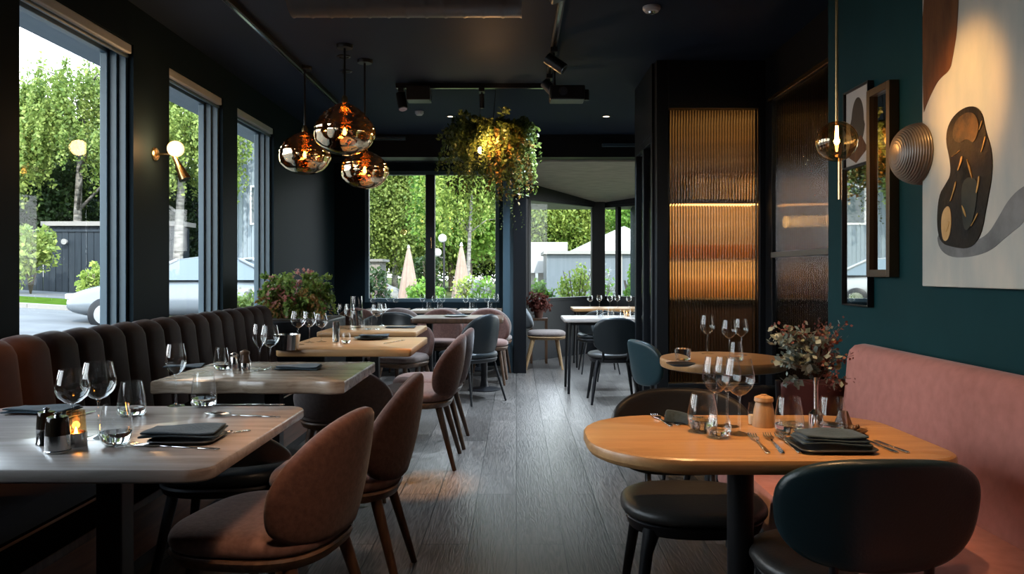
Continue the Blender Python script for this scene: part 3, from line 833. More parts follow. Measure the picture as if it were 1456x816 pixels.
# row of taupe chairs before the garden window
row = [(-1.84, 9.06, 4, 'brown', 'brown chair back at the left end of the row under the garden window'), (-1.32, 9.08, -5, 'taupe', 'taupe chair back second from the left under the garden window'),
       (-0.82, 9.05, 3, 'taupe', 'taupe chair back under the mullion of the garden window'), (-0.31, 9.07, -4, 'taupe', 'taupe chair back at the column end of the row under the garden window')]
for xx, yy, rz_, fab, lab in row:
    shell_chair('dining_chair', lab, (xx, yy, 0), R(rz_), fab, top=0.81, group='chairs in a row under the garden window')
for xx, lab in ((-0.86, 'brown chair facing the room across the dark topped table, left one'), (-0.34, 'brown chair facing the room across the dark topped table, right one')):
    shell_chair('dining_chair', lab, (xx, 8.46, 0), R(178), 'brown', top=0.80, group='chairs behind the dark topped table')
# bay chairs
round_back_chair('black chair with a tall rounded back at the table in front of the bay', (0.90, 7.22, 0), R(0), 'bleather', bz=(0.46, 0.80), bw=0.205)
g = shell_chair('dining_chair', 'pale grey chair with light wooden legs seen from the side in the bay', (0.36, 9.78, 0), R(-90), 'greyshell', 'turned', top=0.80, low=0.50, wrap=50, seat_mat='taupe')
shell_chair('dining_chair', 'dark chair at the near side of the reddish bay table', (1.0, 9.38, 0), R(0), 'bleather', 'metal', top=0.77, low=0.47, leg_r=(0.012, 0.009))
shell_chair('dining_chair', 'dark chair between the two tables in front of the bay', (1.12, 8.72, 0), R(180), 'bleather', 'metal', top=0.76, low=0.47, leg_r=(0.012, 0.009))
# round table chairs
round_back_chair('teal leather chair seen edge on, left of the round table', (0.99, 4.74, 0), R(-74), 'tealleather', bz=(0.52, 0.80), bw=0.215)
round_back_chair('black chair with its back to the room at the near side of the round table', (1.05, 3.70, 0), R(2), 'bleather', bz=(0.46, 0.705), bw=0.235)
t = thing('dining_chair', 'burgundy leather chair with black edges behind the flower vase', 'chair', (1.30, 3.50, 0), R(-3))
def bfn(u, v):
    return (0.155 * u * (1 + 0.12 * v), -0.19 - 0.04 * v + 0.06 * u * u, 0.60 + 0.15 * v)
B().shell(bfn, 5.0).build('backrest', M['burgundy'], t, solid=0.028, sub=1, sharp=180)
B().pad(superell(0.165, 0.19, 3.5), [(0.01, 0.42), (0, 0.43), (0, 0.455), (0.02, 0.47)]).build('seat', M['burgundy'], t, sharp=40)
for sx in (-1, 1):
    B().tube([(sx * 0.13, -0.18, 0.42), (sx * 0.16, -0.195, 0.5), (sx * 0.178, -0.225, 0.745)], 0.012, 8).build('back_post', M['metal'], t)
    for sy in (-1, 1):
        B().tube([(sx * 0.12, sy * 0.14, 0.42), (sx * 0.155, sy * 0.18, 0)], [0.016, 0.011], 8).build('leg', M['metal'], t)
# right foreground chairs
round_back_chair('black leather chair with a wide rounded back in the right foreground, back to the camera', (0.862, 2.05, 0), R(0), 'darkteal', bw=0.247, bz=(0.495, 0.775))
round_back_chair('black chair under the oak table facing the camera, its round seat showing', (0.575, 2.53, 0), R(178), 'seatleather', bw=0.25, bz=(0.475, 0.785), seat_h=0.478)

# ---------------------------------------------------------------- tableware
def wine_glass(label, p, h=0.205, r=0.041, group=None, fine=True, seg=None):
    n = seg or (28 if fine else 14)
    bh = h * 0.50; sb = h - bh
    bowl = [(0.0035, sb), (r * 0.45, sb + bh * 0.07), (r * 0.82, sb + bh * 0.22), (r, sb + bh * 0.40), (r * 0.97, sb + bh * 0.60), (r * 0.86, sb + bh * 0.82), (r * 0.76, h)]
    stem = [(0.0045, 0.006), (0.0033, 0.02), (0.0030, sb * 0.6), (0.0036, sb * 0.95), (0.007, sb + bh * 0.03)]
    foot = [(0, 0.0), (r * 0.84, 0.0), (r * 0.84, 0.0015), (r * 0.4, 0.004), (0.0045, 0.008)]
    if fine:
        t = thing('wine_glass', label, 'wine glass', p, random.uniform(0, 1), group)
        B().lathe(bowl, n=n, caps=False).build('bowl', M['glass'], t, sharp=180)
        B().lathe(stem, n=10).build('stem', M['glass'], t, sharp=180)
        B().lathe(foot, n=n).build('foot', M['glass'], t, sharp=60)
        return t
    o = B().lathe(foot[:4] + stem[:4] + bowl, n=n, caps=False).build('wine_glass', M['glass'], sharp=180)
    o.location = p
    return tag(o, label, 'wine glass', group)

M['water'] = mat('still water', (1, 1, 1), 0.0)
_w = M['water'].node_tree.nodes['Principled BSDF']; _w.inputs['Transmission Weight'].default_value = 1.0; _w.inputs['IOR'].default_value = 1.33
def tumbler(label, p, h=0.105, r=0.042, kind='round', group=None, water=True, fine=True):
    if kind == 'round':
        pr = [(0, 0.002), (r * 0.62, 0.0), (r * 0.9, h * 0.14), (r, h * 0.34), (r * 0.97, h * 0.55), (r * 0.84, h * 0.82), (r * 0.74, h)]
    elif kind == 'taper':      # wide at the foot, narrow at the rim
        pr = [(0, 0.002), (r * 0.80, 0.0), (r * 0.98, h * 0.10), (r, h * 0.25), (r * 0.90, h * 0.6), (r * 0.72, h)]
    else:
        pr = [(0, 0.002), (r * 0.88, 0.0), (r * 0.94, h * 0.1), (r, h)]
    n = 26 if fine else 14
    if fine:
        t = thing('tumbler', label, 'glass', p, random.uniform(0, 1), group)
        B().lathe(pr, n=n, caps=False).build('cup', M['glass'], t, sharp=180)
        k = 3 if water else 2
        w = [(0, 0.006)] + [(q[0] * 0.93, max(q[1], 0.006)) for q in pr[1:k + 1]] + [(0, pr[k][1])]
        B().lathe(w, n=n).build('water' if water else 'heavy_base', M['water'], t, sharp=70)
        return t
    o = B().lathe(pr, n=n, caps=False).build('tumbler', M['glass'], sharp=180)
    o.location = p
    return tag(o, label, 'glass', group)

def cloth_stack(label, p, w, d, rz=0.0, plate=True, layers=2, fold=True, group=None):
    """folded linen napkin lying on a small dark plate"""
    t = thing('napkin', label, 'napkin', p, rz, group)
    if layers == 0: layers = 1
    for k in range(layers):
        z = 0.001 + k * 0.008
        ww, dd = w * (1 - 0.05 * k), d * (1 - 0.05 * k)
        def fn(u, v, z=z, ww=ww, dd=dd, k=k):
            x, y = (u - 0.5) * ww, (v - 0.5) * dd
            sag = 0.005 * math.sin(u * 5 + k) * math.sin(v * 4 + 1) + 0.004 * (u - 0.5) ** 2
            e = 0.006 * math.sin(v * PI) * (1 - k * 0.5)
            return (x, y + 0.008 * math.sin(u * 3), z + 0.0055 + sag * 0.6 + 0.004 * max(0, abs(u - 0.5) - 0.35) + 0.0 * e)
        B().grid(fn, 16, 12).build('cloth_fold', M['napkin'], t, solid=0.006, sub=1, sharp=180)
    return t

def side_plate(label, p, r=0.085, mat_='plate', group=None, square=False):
    if square:
        out = rrect(-r, r, -r * 0.85, r * 0.85, 0.03)
        o = B().pad(out, [(0.02, 0.0), (0.012, 0.002), (0.0, 0.010), (0.002, 0.012), (0.018, 0.006), (0.05, 0.005)]).build('side_plate', M[mat_], sharp=50)
    else:
        o = B().lathe([(0, 0), (r * 0.6, 0), (r, 0.012), (r, 0.014), (r * 0.6, 0.004), (0, 0.004)], n=36).build('side_plate', M[mat_], sharp=50)
    o.location = p
    return tag(o, label, 'plate', group)

def cutlery(kind, label, p0, p1, group=None):
    """fork, knife or spoon lying from handle end p0 to tip p1 on the surface"""
    p0, p1 = Vector(p0), Vector(p1)
    d = p1 - p0; L = d.length
    o = empty({'fork': 'dinner_fork', 'knife': 'table_knife', 'spoon': 'table_spoon'}[kind], p0, math.atan2(d.y, d.x))
    tag(o, label, kind, group)
    hl = L * (0.55 if kind == 'knife' else 0.66)
    h = B(); n = 10
    hp = [(0.0, 0.0045), (0.01, 0.0065), (hl * 0.35, 0.0058), (hl * 0.8, 0.0034), (hl, 0.003)]
    for i in range(len(hp) - 1):
        (a, wa), (b, wb) = hp[i], hp[i + 1]
        h.add([(a, -wa, 0.0005), (a, wa, 0.0005), (b, wb, 0.0005), (b, -wb, 0.0005), (a, -wa, 0.0045), (a, wa, 0.0045), (b, wb, 0.0045), (b, -wb, 0.0045)],
              [(0, 1, 2, 3), (7, 6, 5, 4), (0, 4, 5, 1), (2, 6, 7, 3), (1, 5, 6, 2), (3, 7, 4, 0)])
    h.build('handle', M['steel'], o, bevel=0.0012)
    if kind == 'knife':
        B().prism([(hl, -0.005), (L * 0.9, -0.008), (L * 0.97, -0.005), (L, 0.004), (L * 0.9, 0.006), (hl, 0.005)], lambda a, b: (a, b, 0.0012), lambda a, b: (a, b, 0.0032)).build('blade', M['steel'], o)
    elif kind == 'fork':
        b = B()
        b.prism([(hl, -0.003), (hl + L * 0.08, -0.010), (hl + L * 0.16, -0.0115), (hl + L * 0.16, 0.0115), (hl + L * 0.08, 0.010), (hl, 0.003)], lambda a, q: (a, q, 0.0035 - 0.0 * a), lambda a, q: (a, q, 0.006))
        for k in range(4):
            yy = -0.0098 + k * 0.0065
            b.tube([(hl + L * 0.15, yy, 0.005), (L * 0.93, yy, 0.003), (L, yy, 0.008)], [0.0017, 0.0015, 0.0009], 6)
        b.build('tines', M['steel'], o)
    else:
        c = (hl + L) / 2; a_ = (L - hl) / 2
        B().grid(lambda u, v: (c + a_ * v * math.cos(2 * PI * u), 0.55 * a_ * v * math.sin(2 * PI * u), 0.002 + 0.006 * v * v), 20, 5, True).build('bowl', M['steel'], o, solid=0.0015, sharp=180)
    return o

def mill(label, p, h=0.10, r=0.024, body='turned', base=None, name='pepper_mill', cat='pepper mill'):
    t = thing(name, label, cat, p)
    if base:
        B().lathe([(0, 0), (r, 0), (r, h * 0.34), (r * 0.97, h * 0.36), (0, h * 0.36)], n=28).build('metal_base', M[base], t)
        z0 = h * 0.36
    else: z0 = 0.0
    B().lathe([(0, z0), (r * 1.0, z0), (r * 1.02, z0 + 0.006), (r * 0.86, h * 0.52), (r * 0.74, h * 0.70), (r * 0.70, h * 0.74), (0, h * 0.74)], n=28).build('body', M[body], t)
    B().lathe([(0, h * 0.74), (r * 0.74, h * 0.745), (r * 0.84, h * 0.80), (r * 0.80, h * 0.90), (r * 0.45, h * 0.95), (r * 0.25, h * 0.96), (r * 0.28, h * 0.985), (0, h)], n=28).build('cap', M[body], t)
    return t

# --- near grey table
wine_glass('wine glass standing behind the candle cup on the near grey table', on(103, 625), 0.19, 0.043)
wine_glass('larger wine glass between the candle cup and the clear tumblers, near grey table', on(140, 622), 0.207, 0.045)
tumbler('rounded tumbler of water in front of the wine glasses, near grey table', on(165, 633), 0.107, 0.041, 'round')
tumbler('water tumbler behind the rounded one, near grey table', on(187, 591), 0.108, 0.043, 'taper')
wine_glass('tall wine glass standing alone at the far edge of the near grey table', on(250, 577), 0.21, 0.034)
tumbler('tapered water tumbler near the far edge of the grey table, by a spoon', on(290, 578), 0.118, 0.042, 'taper')
def cruet(label, p, h, r, candle=False):
    t = thing('candle_cup' if candle else 'spice_grinder', label, 'candle holder' if candle else 'grinder', p)
    B().lathe([(0, 0), (r * 1.06, 0), (r * 1.06, h * 0.06), (r, h * 0.08), (r * 0.98, h * 0.42), (r * 0.98, h * 0.44), (0, h * 0.44)] if not candle else [(0, 0), (r * 1.06, 0), (r * 1.06, h * 0.4), (r, h * 0.4), (r, 0.006), (0, 0.006)], n=28).build('steel_base', M['steel'], t)
    if candle:
        B().lathe([(r * 0.99, h * 0.1), (r * 0.96, h * 0.5), (r * 0.86, h)], n=28, caps=False).build('glass_cup', M['honey'], t, sharp=180)
        B().lathe([(0, 0.007), (r * 0.7, 0.007), (r * 0.7, h * 0.25), (0, h * 0.25)], n=20).build('candle', M['wax'], t)
        B().lathe([(0, h * 0.27), (0.004, h * 0.32), (0.0045, h * 0.38), (0.002, h * 0.5), (0, h * 0.56)], n=10).build('flame', M['flame'], t, sharp=180)
    else:
        B().lathe([(0, h * 0.44), (r, h * 0.44), (r * 0.92, h * 0.75), (r * 0.86, h * 0.86), (r * 0.80, h * 0.88), (0, h * 0.88)], n=28).build('dark_cap', M['bottle'], t)
        B().lathe([(0, h * 0.88), (r * 0.3, h * 0.88), (r * 0.22, h * 0.93), (r * 0.36, h * 0.97), (0, h)], n=16).build('knob', M['steel'], t)
    return t
cruet('dark grinder with a steel knob, left of the candle cluster', on(66, 632), 0.098, 0.024)
cruet('squat dark grinder with a steel foot, in front of the candle cluster', on(82, 643), 0.102, 0.029)
cc = cruet('amber glass candle cup with a small flame on the near grey table', on(108, 634), 0.092, 0.025, True)
side_plate('dark plate under the folded napkin on the near grey table', on(268, 626), 0.088, square=True)
cloth_stack('folded slate napkin on a dark plate at the front of the near grey table', (on(262, 625)[0], on(262, 625)[1], 0.7625), 0.20, 0.135, R(6), layers=2)
cutlery('fork', 'fork in front of the folded napkin on the near grey table', on(312, 640), on(186, 633))
cutlery('spoon', 'spoon lying past the napkin near the tapered tumbler, grey table', on(398, 594), on(293, 590))
cutlery('knife', 'knife along the far edge of the near grey table', on(404, 576), on(300, 576))
cutlery('spoon', 'spoon with its handle sticking out right of the folded napkin', on(356, 613), on(318, 618))
cloth_stack('folded slate napkin beside the banquette at the back of the near grey table', on(60, 587), 0.21, 0.11, R(-4), layers=2)
cutlery('knife', 'knife leaning over the napkin beside the banquette', on(92, 597), on(136, 585))
# --- rustic table
cloth_stack('folded slate napkin at the left end of the rustic table', on(262, 522), 0.17, 0.11, R(10), layers=1)
tumbler('water tumbler by the wooden pepper mill on the rustic table', on(315, 526), 0.105, 0.036, 'taper')
mill('brown pepper mill on the rustic table', on(348, 526), 0.095, 0.027, 'walnut', 'steel')
mill('clear salt mill with a silver cap beside the brown pepper mill', on(333, 527), 0.085, 0.024, 'steel')
wine_glass('slim wine glass left of the dark napkin on the rustic table', on(369, 527), 0.215, 0.031)
wine_glass('wide wine glass beside the slim one on the rustic table', on(384, 525), 0.205, 0.043)
cloth_stack('folded slate napkin at the aisle end of the rustic table', on(425, 525), 0.20, 0.13, R(3), layers=2)
# --- third table
cloth_stack('pale stacked napkin at the left end of the third table', on(398, 489), 0.16, 0.13, R(4), layers=3)
cb = B().lathe([(0, 0.0), (0.062, 0), (0.075, 0.09), (0.078, 0.09), (0.065, -0.0), (0.0, -0.0)], n=32).build('steel_bowl', M['steel']); cb.location = on(408, 497)
tag(cb, 'polished steel bucket at the near edge of the third table', 'bowl')
wine_glass('wide wine glass above the steel bucket on the third table', on(424, 490), 0.21, 0.046)
wine_glass('wine glass right behind the wide one on the third table', on(440, 487), 0.20, 0.042)
wine_glass('wine glass in the middle of the third table', on(457, 486), 0.185, 0.040)
tumbler('tall slim tumbler in the middle of the third table', on(478, 487), 0.135, 0.024, 'straight')
tumbler('low tumbler beside the slim one on the third table', on(492, 489), 0.07, 0.030, 'round')
side_plate('dark round plate at the aisle end of the third table', on(528, 482), 0.12)
cloth_stack('thin dark napkin on the round plate of the third table', (on(532, 481)[0], on(532, 481)[1], 0.765), 0.20, 0.12, R(2), layers=1)
cutlery('knife', 'knife at the aisle end of the third table', on(575, 484), on(545, 489))
# --- fourth table
wine_glass('tall wine glass at the left of the last banquette table', on(487, 467), 0.20, 0.042)
wine_glass('second tall wine glass on the last banquette table', on(497, 468), 0.20, 0.042)
cz = thing('carafe', 'tall clear glass carafe on the last banquette table', 'carafe', on(507, 466))
B().lathe([(0, 0.003), (0.05, 0), (0.052, 0.02), (0.05, 0.22), (0.048, 0.26)], n=26, caps=False).build('body', M['glass'], cz, sharp=180)
B().lathe([(0, 0.006), (0.046, 0.006), (0.046, 0.14), (0, 0.14)], n=24).build('water', M['water'], cz)
tumbler('water tumbler in the middle of the last banquette table', on(523, 469), 0.11, 0.034, 'straight', water=False)
wine_glass('wide wine glass on the aisle side of the last banquette table', on(536, 468), 0.20, 0.05)
wine_glass('wine glass farthest back on the last banquette table', on(543, 463), 0.19, 0.042)
cloth_stack('long dark napkin at the aisle end of the last banquette table', on(570, 466), 0.24, 0.14, 0, layers=1)
# --- dark table and back row: small glasses that nothing tells apart
side_plate('dark plate on the dark topped table near the column', (-0.62, 7.95, 0.75), 0.13)
cloth_stack('dark napkin on the dark topped table near the column', (-0.62, 7.95, 0.765), 0.18, 0.12, 0.1, layers=1)
for k, (x, y) in enumerate([(-1.75, 9.45), (-1.6, 9.7), (-1.48, 9.5), (-1.15, 9.5), (-1.02, 9.68), (-0.9, 9.45), (-0.62, 9.5), (-0.5, 9.7), (-0.36, 9.5), (-0.25, 9.62)]):
    wine_glass('small stemmed glass on a table under the garden window', (x, y, 0.75), 0.17 + 0.02 * (k % 2), 0.036, 'glasses on the tables under the garden window', fine=False)
for k, (x, y) in enumerate([(-1.68, 9.55), (-1.10, 9.75), (-0.95, 9.6), (-0.55, 9.58), (-0.33, 9.75)]):
    tumbler('small tumbler on a table under the garden window', (x, y, 0.75), 0.09, 0.034, 'straight', 'tumblers on the tables under the garden window', fine=False)
# --- bay tables
for k, (x, y) in enumerate([(0.85, 7.85), (0.98, 8.0), (1.08, 7.8), (1.2, 7.95), (1.3, 7.8)]):
    tumbler('small tumbler on the table in front of the bay', (x, y, 0.75), 0.085, 0.034, 'straight', 'tumblers on the table in front of the bay', fine=False)
for k, (x, y) in enumerate([(0.95, 9.95), (1.08, 10.05), (1.2, 9.9), (1.32, 10.1), (1.45, 9.95)]):
    wine_glass('small stemmed glass on the reddish bay table', (x, y, 0.75), 0.16, 0.036, 'glasses on the reddish bay table', fine=False)
fl_ = thing('candle_cup', 'small amber candle cup on the table in front of the bay', 'candle holder', (1.15, 8.05, 0.75))
B().lathe([(0, 0.002), (0.03, 0), (0.036, 0.06)], n=18, caps=False).build('glass_cup', M['honey'], fl_, sharp=180)
B().lathe([(0, 0.005), (0.024, 0.005), (0.024, 0.025), (0, 0.025)], n=16).build('candle', M['wax'], fl_)
B().lathe([(0, 0.027), (0.005, 0.034), (0.002, 0.048), (0, 0.052)], n=8).build('flame', M['flame'], fl_, sharp=180)

# --- round table
wine_glass('wine glass standing alone on the round table', on(1006, 503), 0.215, 0.040)
wine_glass('left wine glass of the close pair on the round table', on(1037, 508), 0.20, 0.040)
wine_glass('right wine glass of the close pair on the round table', on(1054, 505), 0.20, 0.038)
tumbler('water tumbler near the left edge of the round table', on(971, 512), 0.06, 0.042, 'straight')
tumbler('water tumbler under the wine glass pair on the round table', on(1047, 514), 0.10, 0.036, 'taper')
side_plate('clear edged dark plate at the left of the round table', on(968, 520), 0.07)
# --- right oak table
wine_glass('left wine glass of the three on the oak table', on(1018, 612), 0.212, 0.038)
wine_glass('wine glass standing in the middle of the three on the oak table', on(1034, 606), 0.205, 0.040)
wine_glass('right and widest wine glass of the three on the oak table', on(1051, 617), 0.212, 0.0425)
tumbler('water tumbler left of the wine glasses on the oak table', on(999, 614), 0.108, 0.043, 'round')
tumbler('low water tumbler at the foot of the three wine glasses', on(1022, 622), 0.066, 0.034, 'round')
mill('turned beech pepper mill on the oak table', on(1086, 606), 0.095, 0.033, 'turned')
cr = thing('salt_cellar', 'slim clear salt shaker left of the beech mill', 'salt shaker', on(1070, 604))
B().lathe([(0, 0.002), (0.013, 0), (0.014, 0.04), (0.011, 0.066)], n=18, caps=False).build('glass_body', M['glass'], cr, sharp=180)
B().lathe([(0, 0.004), (0.012, 0.004), (0.012, 0.03), (0, 0.03)], n=16).build('salt', M['wax'], cr)
tumbler('tapered tumbler right of the beech mill on the oak table', on(1122, 616), 0.103, 0.041, 'taper')
tumbler('tapered tumbler right of the flower vase on the oak table', on(1183, 616), 0.103, 0.041, 'taper')
side_plate('dark square plate under the napkins on the oak table', on(1180, 637), 0.098, square=True)
cloth_stack('stack of folded slate napkins on the oak table', (on(1181, 636)[0], on(1181, 636)[1], 0.762), 0.175, 0.12, R(-3), layers=3)
cutlery('fork', 'left fork of the three beside the napkin stack', on(1093, 646), on(1069, 620))
cutlery('fork', 'middle fork of the three beside the napkin stack', on(1113, 646), on(1090, 619))
cutlery('fork', 'right fork of the three beside the napkin stack', on(1138, 645), on(1106, 619))
cutlery('knife', 'inner knife right of the napkin stack', on(1276, 645), on(1232, 627))
cutlery('knife', 'outer knife right of the napkin stack', on(1292, 645), on(1243, 627))
cutlery('fork', 'fork at the far left of the oak table', on(955, 607), on(930, 592))
cutlery('knife', 'knife at the far left of the oak table', on(966, 606), on(938, 590))
t = thing('napkin', 'slate napkin standing folded beside the left tumbler of the oak table', 'napkin', on(975, 604), R(-30))
B().grid(lambda u, v: ((u - 0.5) * 0.12, 0.02 * math.sin(u * 4) + 0.05 * (v - 0.5), 0.004 + 0.035 * math.sin(v * PI) * (0.4 + 0.6 * (1 - u))), 12, 10).build('cloth_fold', M['napkin'], t, solid=0.005, sub=1, sharp=180)
t = thing('wooden_dish', 'small turned dish of nuts behind the napkin stack', 'dish', on(1212, 618))
B().lathe([(0, 0), (0.024, 0), (0.04, 0.014), (0.038, 0.016), (0.02, 0.006), (0, 0.006)], n=24).build('dish', M['walnut'], t)
b = B()
for k in range(12):
    a = k * 2.4; rr = 0.006 * (k % 5)
    b.lathe([(0, -0.006), (0.006, -0.003), (0.007, 0.002), (0.003, 0.007), (0, 0.008)], (rr * math.cos(a), rr * math.sin(a), 0.014 + 0.003 * (k % 3)), 8)
nn = b.build('nuts', M['walnut'], t, sharp=180); nn['kind'] = 'stuff'
nb = B().lathe([(0.0, 0), (0.030, 0.0), (0.012, 0.052), (0.0, 0.054)], n=18).build('wooden_cone', M['walnut']); nb.location = on(1199, 610)
tag(nb, 'small dark wooden cone shaker beside the right tumbler', 'shaker')
# vase with dried flowers
t = thing('flower_vase', 'slim silver bud vase with eucalyptus and dark red flowers on the oak table', 'vase', on(1160, 610))
B().lathe([(0, 0), (0.020, 0.0), (0.020, 0.045), (0.007, 0.058), (0.0065, 0.125), (0.010, 0.15), (0.009, 0.15), (0.0, 0.10)], n=22).build('vase_body', M['steel'], t)
st = B(); tips = []
rg = np.random.default_rng(4)
for k in range(46):
    a = rg.uniform(0, 2 * PI); sp = rg.uniform(0.02, 0.135); hz = rg.uniform(0.16, 0.335) - sp * 0.35
    p1 = (sp * math.cos(a), sp * math.sin(a) * 0.8, hz)
    mid = (p1[0] * 0.35, p1[1] * 0.35, 0.14 + (hz - 0.14) * 0.65)
    st.tube([(0, 0, 0.13), mid, p1], [0.0011, 0.0009, 0.0005], 4)
    tips.append((mid, p1))
st.build('stems', mat('dry stems', (0.10, 0.05, 0.035), 0.8), t, sharp=180)
pe, pr_ = [], []
for i, (mid, p1) in enumerate(tips):
    mid, p1 = np.array(mid), np.array(p1)
    red = (p1[0] > 0.0) or p1[2] > 0.29
    for q in range(22):
        f_ = rg.uniform(0.25, 1.05)
        pt = mid + (p1 - mid) * f_ + rg.normal(size=3) * 0.009
        (pr_ if (red and rg.uniform() < 0.85) else pe).append(pt)
quads('eucalyptus_leaves', leaves(np.array(pe), 0.021, 0.3, 0.7), leaf_mat('grey green leaves', (0.09, 0.13, 0.12), (0.30, 0.36, 0.33), 0.2, 30), t)
_q = quads('red_flowers', leaves(np.array(pr_), 0.011, 0.0, 0.8), leaf_mat('dark red flowers', (0.09, 0.025, 0.025), (0.22, 0.075, 0.06), 0.2, 30), t); _q['kind'] = 'stuff'

# ---------------------------------------------------------------- pendant lamps
def point(loc, col, e, r=0.03):
    d = bpy.data.lights.new('lamp', 'POINT'); d.energy = e; d.color = col; d.shadow_soft_size = r
    o = bpy.data.objects.new('lamp_light', d); COL.objects.link(o); o.location = loc
    return o
def spot(loc, tgt, col, e, ang=40, blend=0.6, r=0.03):
    d = bpy.data.lights.new('spot', 'SPOT'); d.energy = e; d.color = col; d.spot_size = R(ang); d.spot_blend = blend; d.shadow_soft_size = r
    o = bpy.data.objects.new('spot_light', d); COL.objects.link(o); o.location = loc
    o.rotation_euler = (Vector(tgt) - Vector(loc)).to_track_quat('-Z', 'Y').to_euler()
    return o
WARM = (1.0, 0.56, 0.24)
def pendant(label, c, rx, rz, sharp_top):
    t = thing('pendant_lamp', label, 'pendant lamp', c, 0, 'gold glass pendant cluster')
    prof = []
    n = 44
    for i in range(n + 1):
        a = -PI / 2 + PI * i / n
        r = rx * math.cos(a); z = rz * math.sin(a)
        if z > 0:
            z *= 1.0 + sharp_top * (1 - r / rx)
            r *= 1 - 0.10 * sharp_top * math.sin(a) * 2 * (r / rx)
            r += 0.004 * math.sin(i * 2.1) * (r > 0.05)
        else:
            r += 0.0012 * math.sin(i * 1.3) * (r > 0.05)
        prof.append((max(r, 0.0), z))
    prof = [(0.0, -rz)] + prof[1:-1]
    prof[-1] = (0.018, prof[-1][1])
    zt = prof[-1][1]
    def fn_wobble(b):
        out = []
        for x, y, z in b.v:
            th = math.atan2(y, x); k = 1 + 0.014 * math.sin(3 * th + z * 30) + 0.010 * math.sin(7 * th + z * 55)
            out.append((x * k, y * k, z))
        b.v = out
        return b
    fn_wobble(B().lathe(prof, n=48, caps=False)).build('glass_shade', M['amber'], t, sharp=180)
    B().lathe([(0, zt - 0.02), (0.022, zt - 0.02), (0.022, zt + 0.03), (0.012, zt + 0.05), (0, zt + 0.05)], n=20).build('cap', M['brass'], t)
    ch = CEIL - c[2]
    B().tube([(0, 0, zt + 0.04), (0, 0, ch - 0.02)], 0.008, 10).build('rod', M['metal'], t)
    B().lathe([(0, ch - 0.025), (0.055, ch - 0.025), (0.06, ch - 0.012), (0.06, ch), (0, ch)], n=24).build('canopy', M['metal'], t)
    B().tube([(0, 0, zt), (0, 0, 0.035)], 0.010, 10).build('socket', M['brass'], t)
    B().lathe([(0, -0.02), (0.010, -0.016), (0.015, 0.0), (0.011, 0.018), (0.006, 0.035), (0, 0.036)], n=16).build('bulb', M['bulb'], t, sharp=180)
    point((c[0], c[1], c[2]), WARM, 3.0, 0.022)
    return t
pendant('left and most distant gold glass pendant hanging on a long rod', (-1.695, 6.2, 2.14), 0.205, 0.155, 0.25)
pendant('topmost and largest gold glass pendant of the three', (-1.242, 5.6, 2.215), 0.222, 0.165, 0.35)
pendant('lowest gold glass pendant of the three, near the garden window', (-1.175, 6.0, 1.99), 0.185, 0.14, 0.15)

# hanging fern with a lamp inside
t = thing('hanging_planter', 'hanging basket of ferns with a warm lamp inside near the column', 'plant', (-0.23, 6.9, 2.30))
B().lathe([(0, -0.14), (0.10, -0.13), (0.15, -0.05), (0.16, 0.02), (0.15, 0.02), (0, 0.0)], n=24).build('basket', M['soil'], t)
B().tube([(0.0, 0, 0.0), (0.05, 0, CEIL - 2.30)], 0.004, 6).build('hanging_wire', M['metal'], t)
B().tube([(-0.12, 0, 0.0), (-0.07, 0, CEIL - 2.30)], 0.004, 6).build('hanging_wire', M['metal'], t)
def frond_cloud(n, origin_r, out_r, up, drop, per, seed, size, zc=0.0, flat=1.0):
    rg = np.random.default_rng(seed); pts = []
    for k in range(n):
        a = rg.uniform(0, 2 * PI); r0 = origin_r * math.sqrt(rg.uniform()); L = out_r * rg.uniform(0.25, 1.0)
        u_ = up * rg.uniform(0.4, 1.2); d_ = drop * rg.uniform(0.1, 1.0) ** 1.5
        for q in range(per):
            f_ = (q + rg.uniform()) / per
            rr = r0 + L * (1 - (1 - f_) ** 1.6)
            z = zc + u_ * math.sin(min(1, f_ * 1.6) * PI / 2) - d_ * f_ ** 2.2
            w = 0.035 * (1 - f_) + 0.012
            pts.append((rr * math.cos(a) + rg.normal() * w * 0.6, (rr * math.sin(a) + rg.normal() * w * 0.6) * flat, z + rg.normal() * w * 0.5))
    return np.array(pts)
M['fern'] = leaf_mat('fern green', (0.030, 0.060, 0.012), (0.17, 0.20, 0.045), 0.35, 6)
M['fern2'] = leaf_mat('rusty fern', (0.13, 0.07, 0.015), (0.36, 0.22, 0.05), 0.35, 6)
pf = frond_cloud(330, 0.14, 0.36, 0.25, 0.62, 64, 3, 0.03)
quads('fern_fronds', leaves(pf, 0.038, 0.5, 0.5), M['fern'], t)
pf = frond_cloud(150, 0.10, 0.36, 0.18, 0.6, 60, 8, 0.03) ; pf = pf[pf[:, 0] > -0.02]
quads('rusty_fronds', leaves(pf, 0.036, 0.5, 0.5), M['fern2'], t)
tr_ = []
rg = np.random.default_rng(9)
for k in range(22):
    x0, y0_ = rg.uniform(-0.3, 0.3), rg.uniform(-0.25, 0.1); L = rg.uniform(0.3, 0.72)
    for q in range(30):
        f_ = q / 30
        tr_.append((x0 + 0.03 * math.sin(f_ * 5 + k) + rg.normal() * 0.012, y0_ + rg.normal() * 0.012, -0.05 - L * f_))
quads('trailing_stems', leaves(np.array(tr_), 0.024, 1.5, 0.5), M['fern'], t)['kind'] = 'stuff'
B().lathe([(0, -0.03), (0.02, -0.02), (0.026, 0.0), (0.02, 0.022), (0, 0.03)], (-0.07, -0.34, -0.06), 14).build('bulb', M['bulb'], t, sharp=180)
point((-0.23 + 0.02, 6.9 - 0.42, 2.30 + 0.0), WARM, 7.0, 0.03)

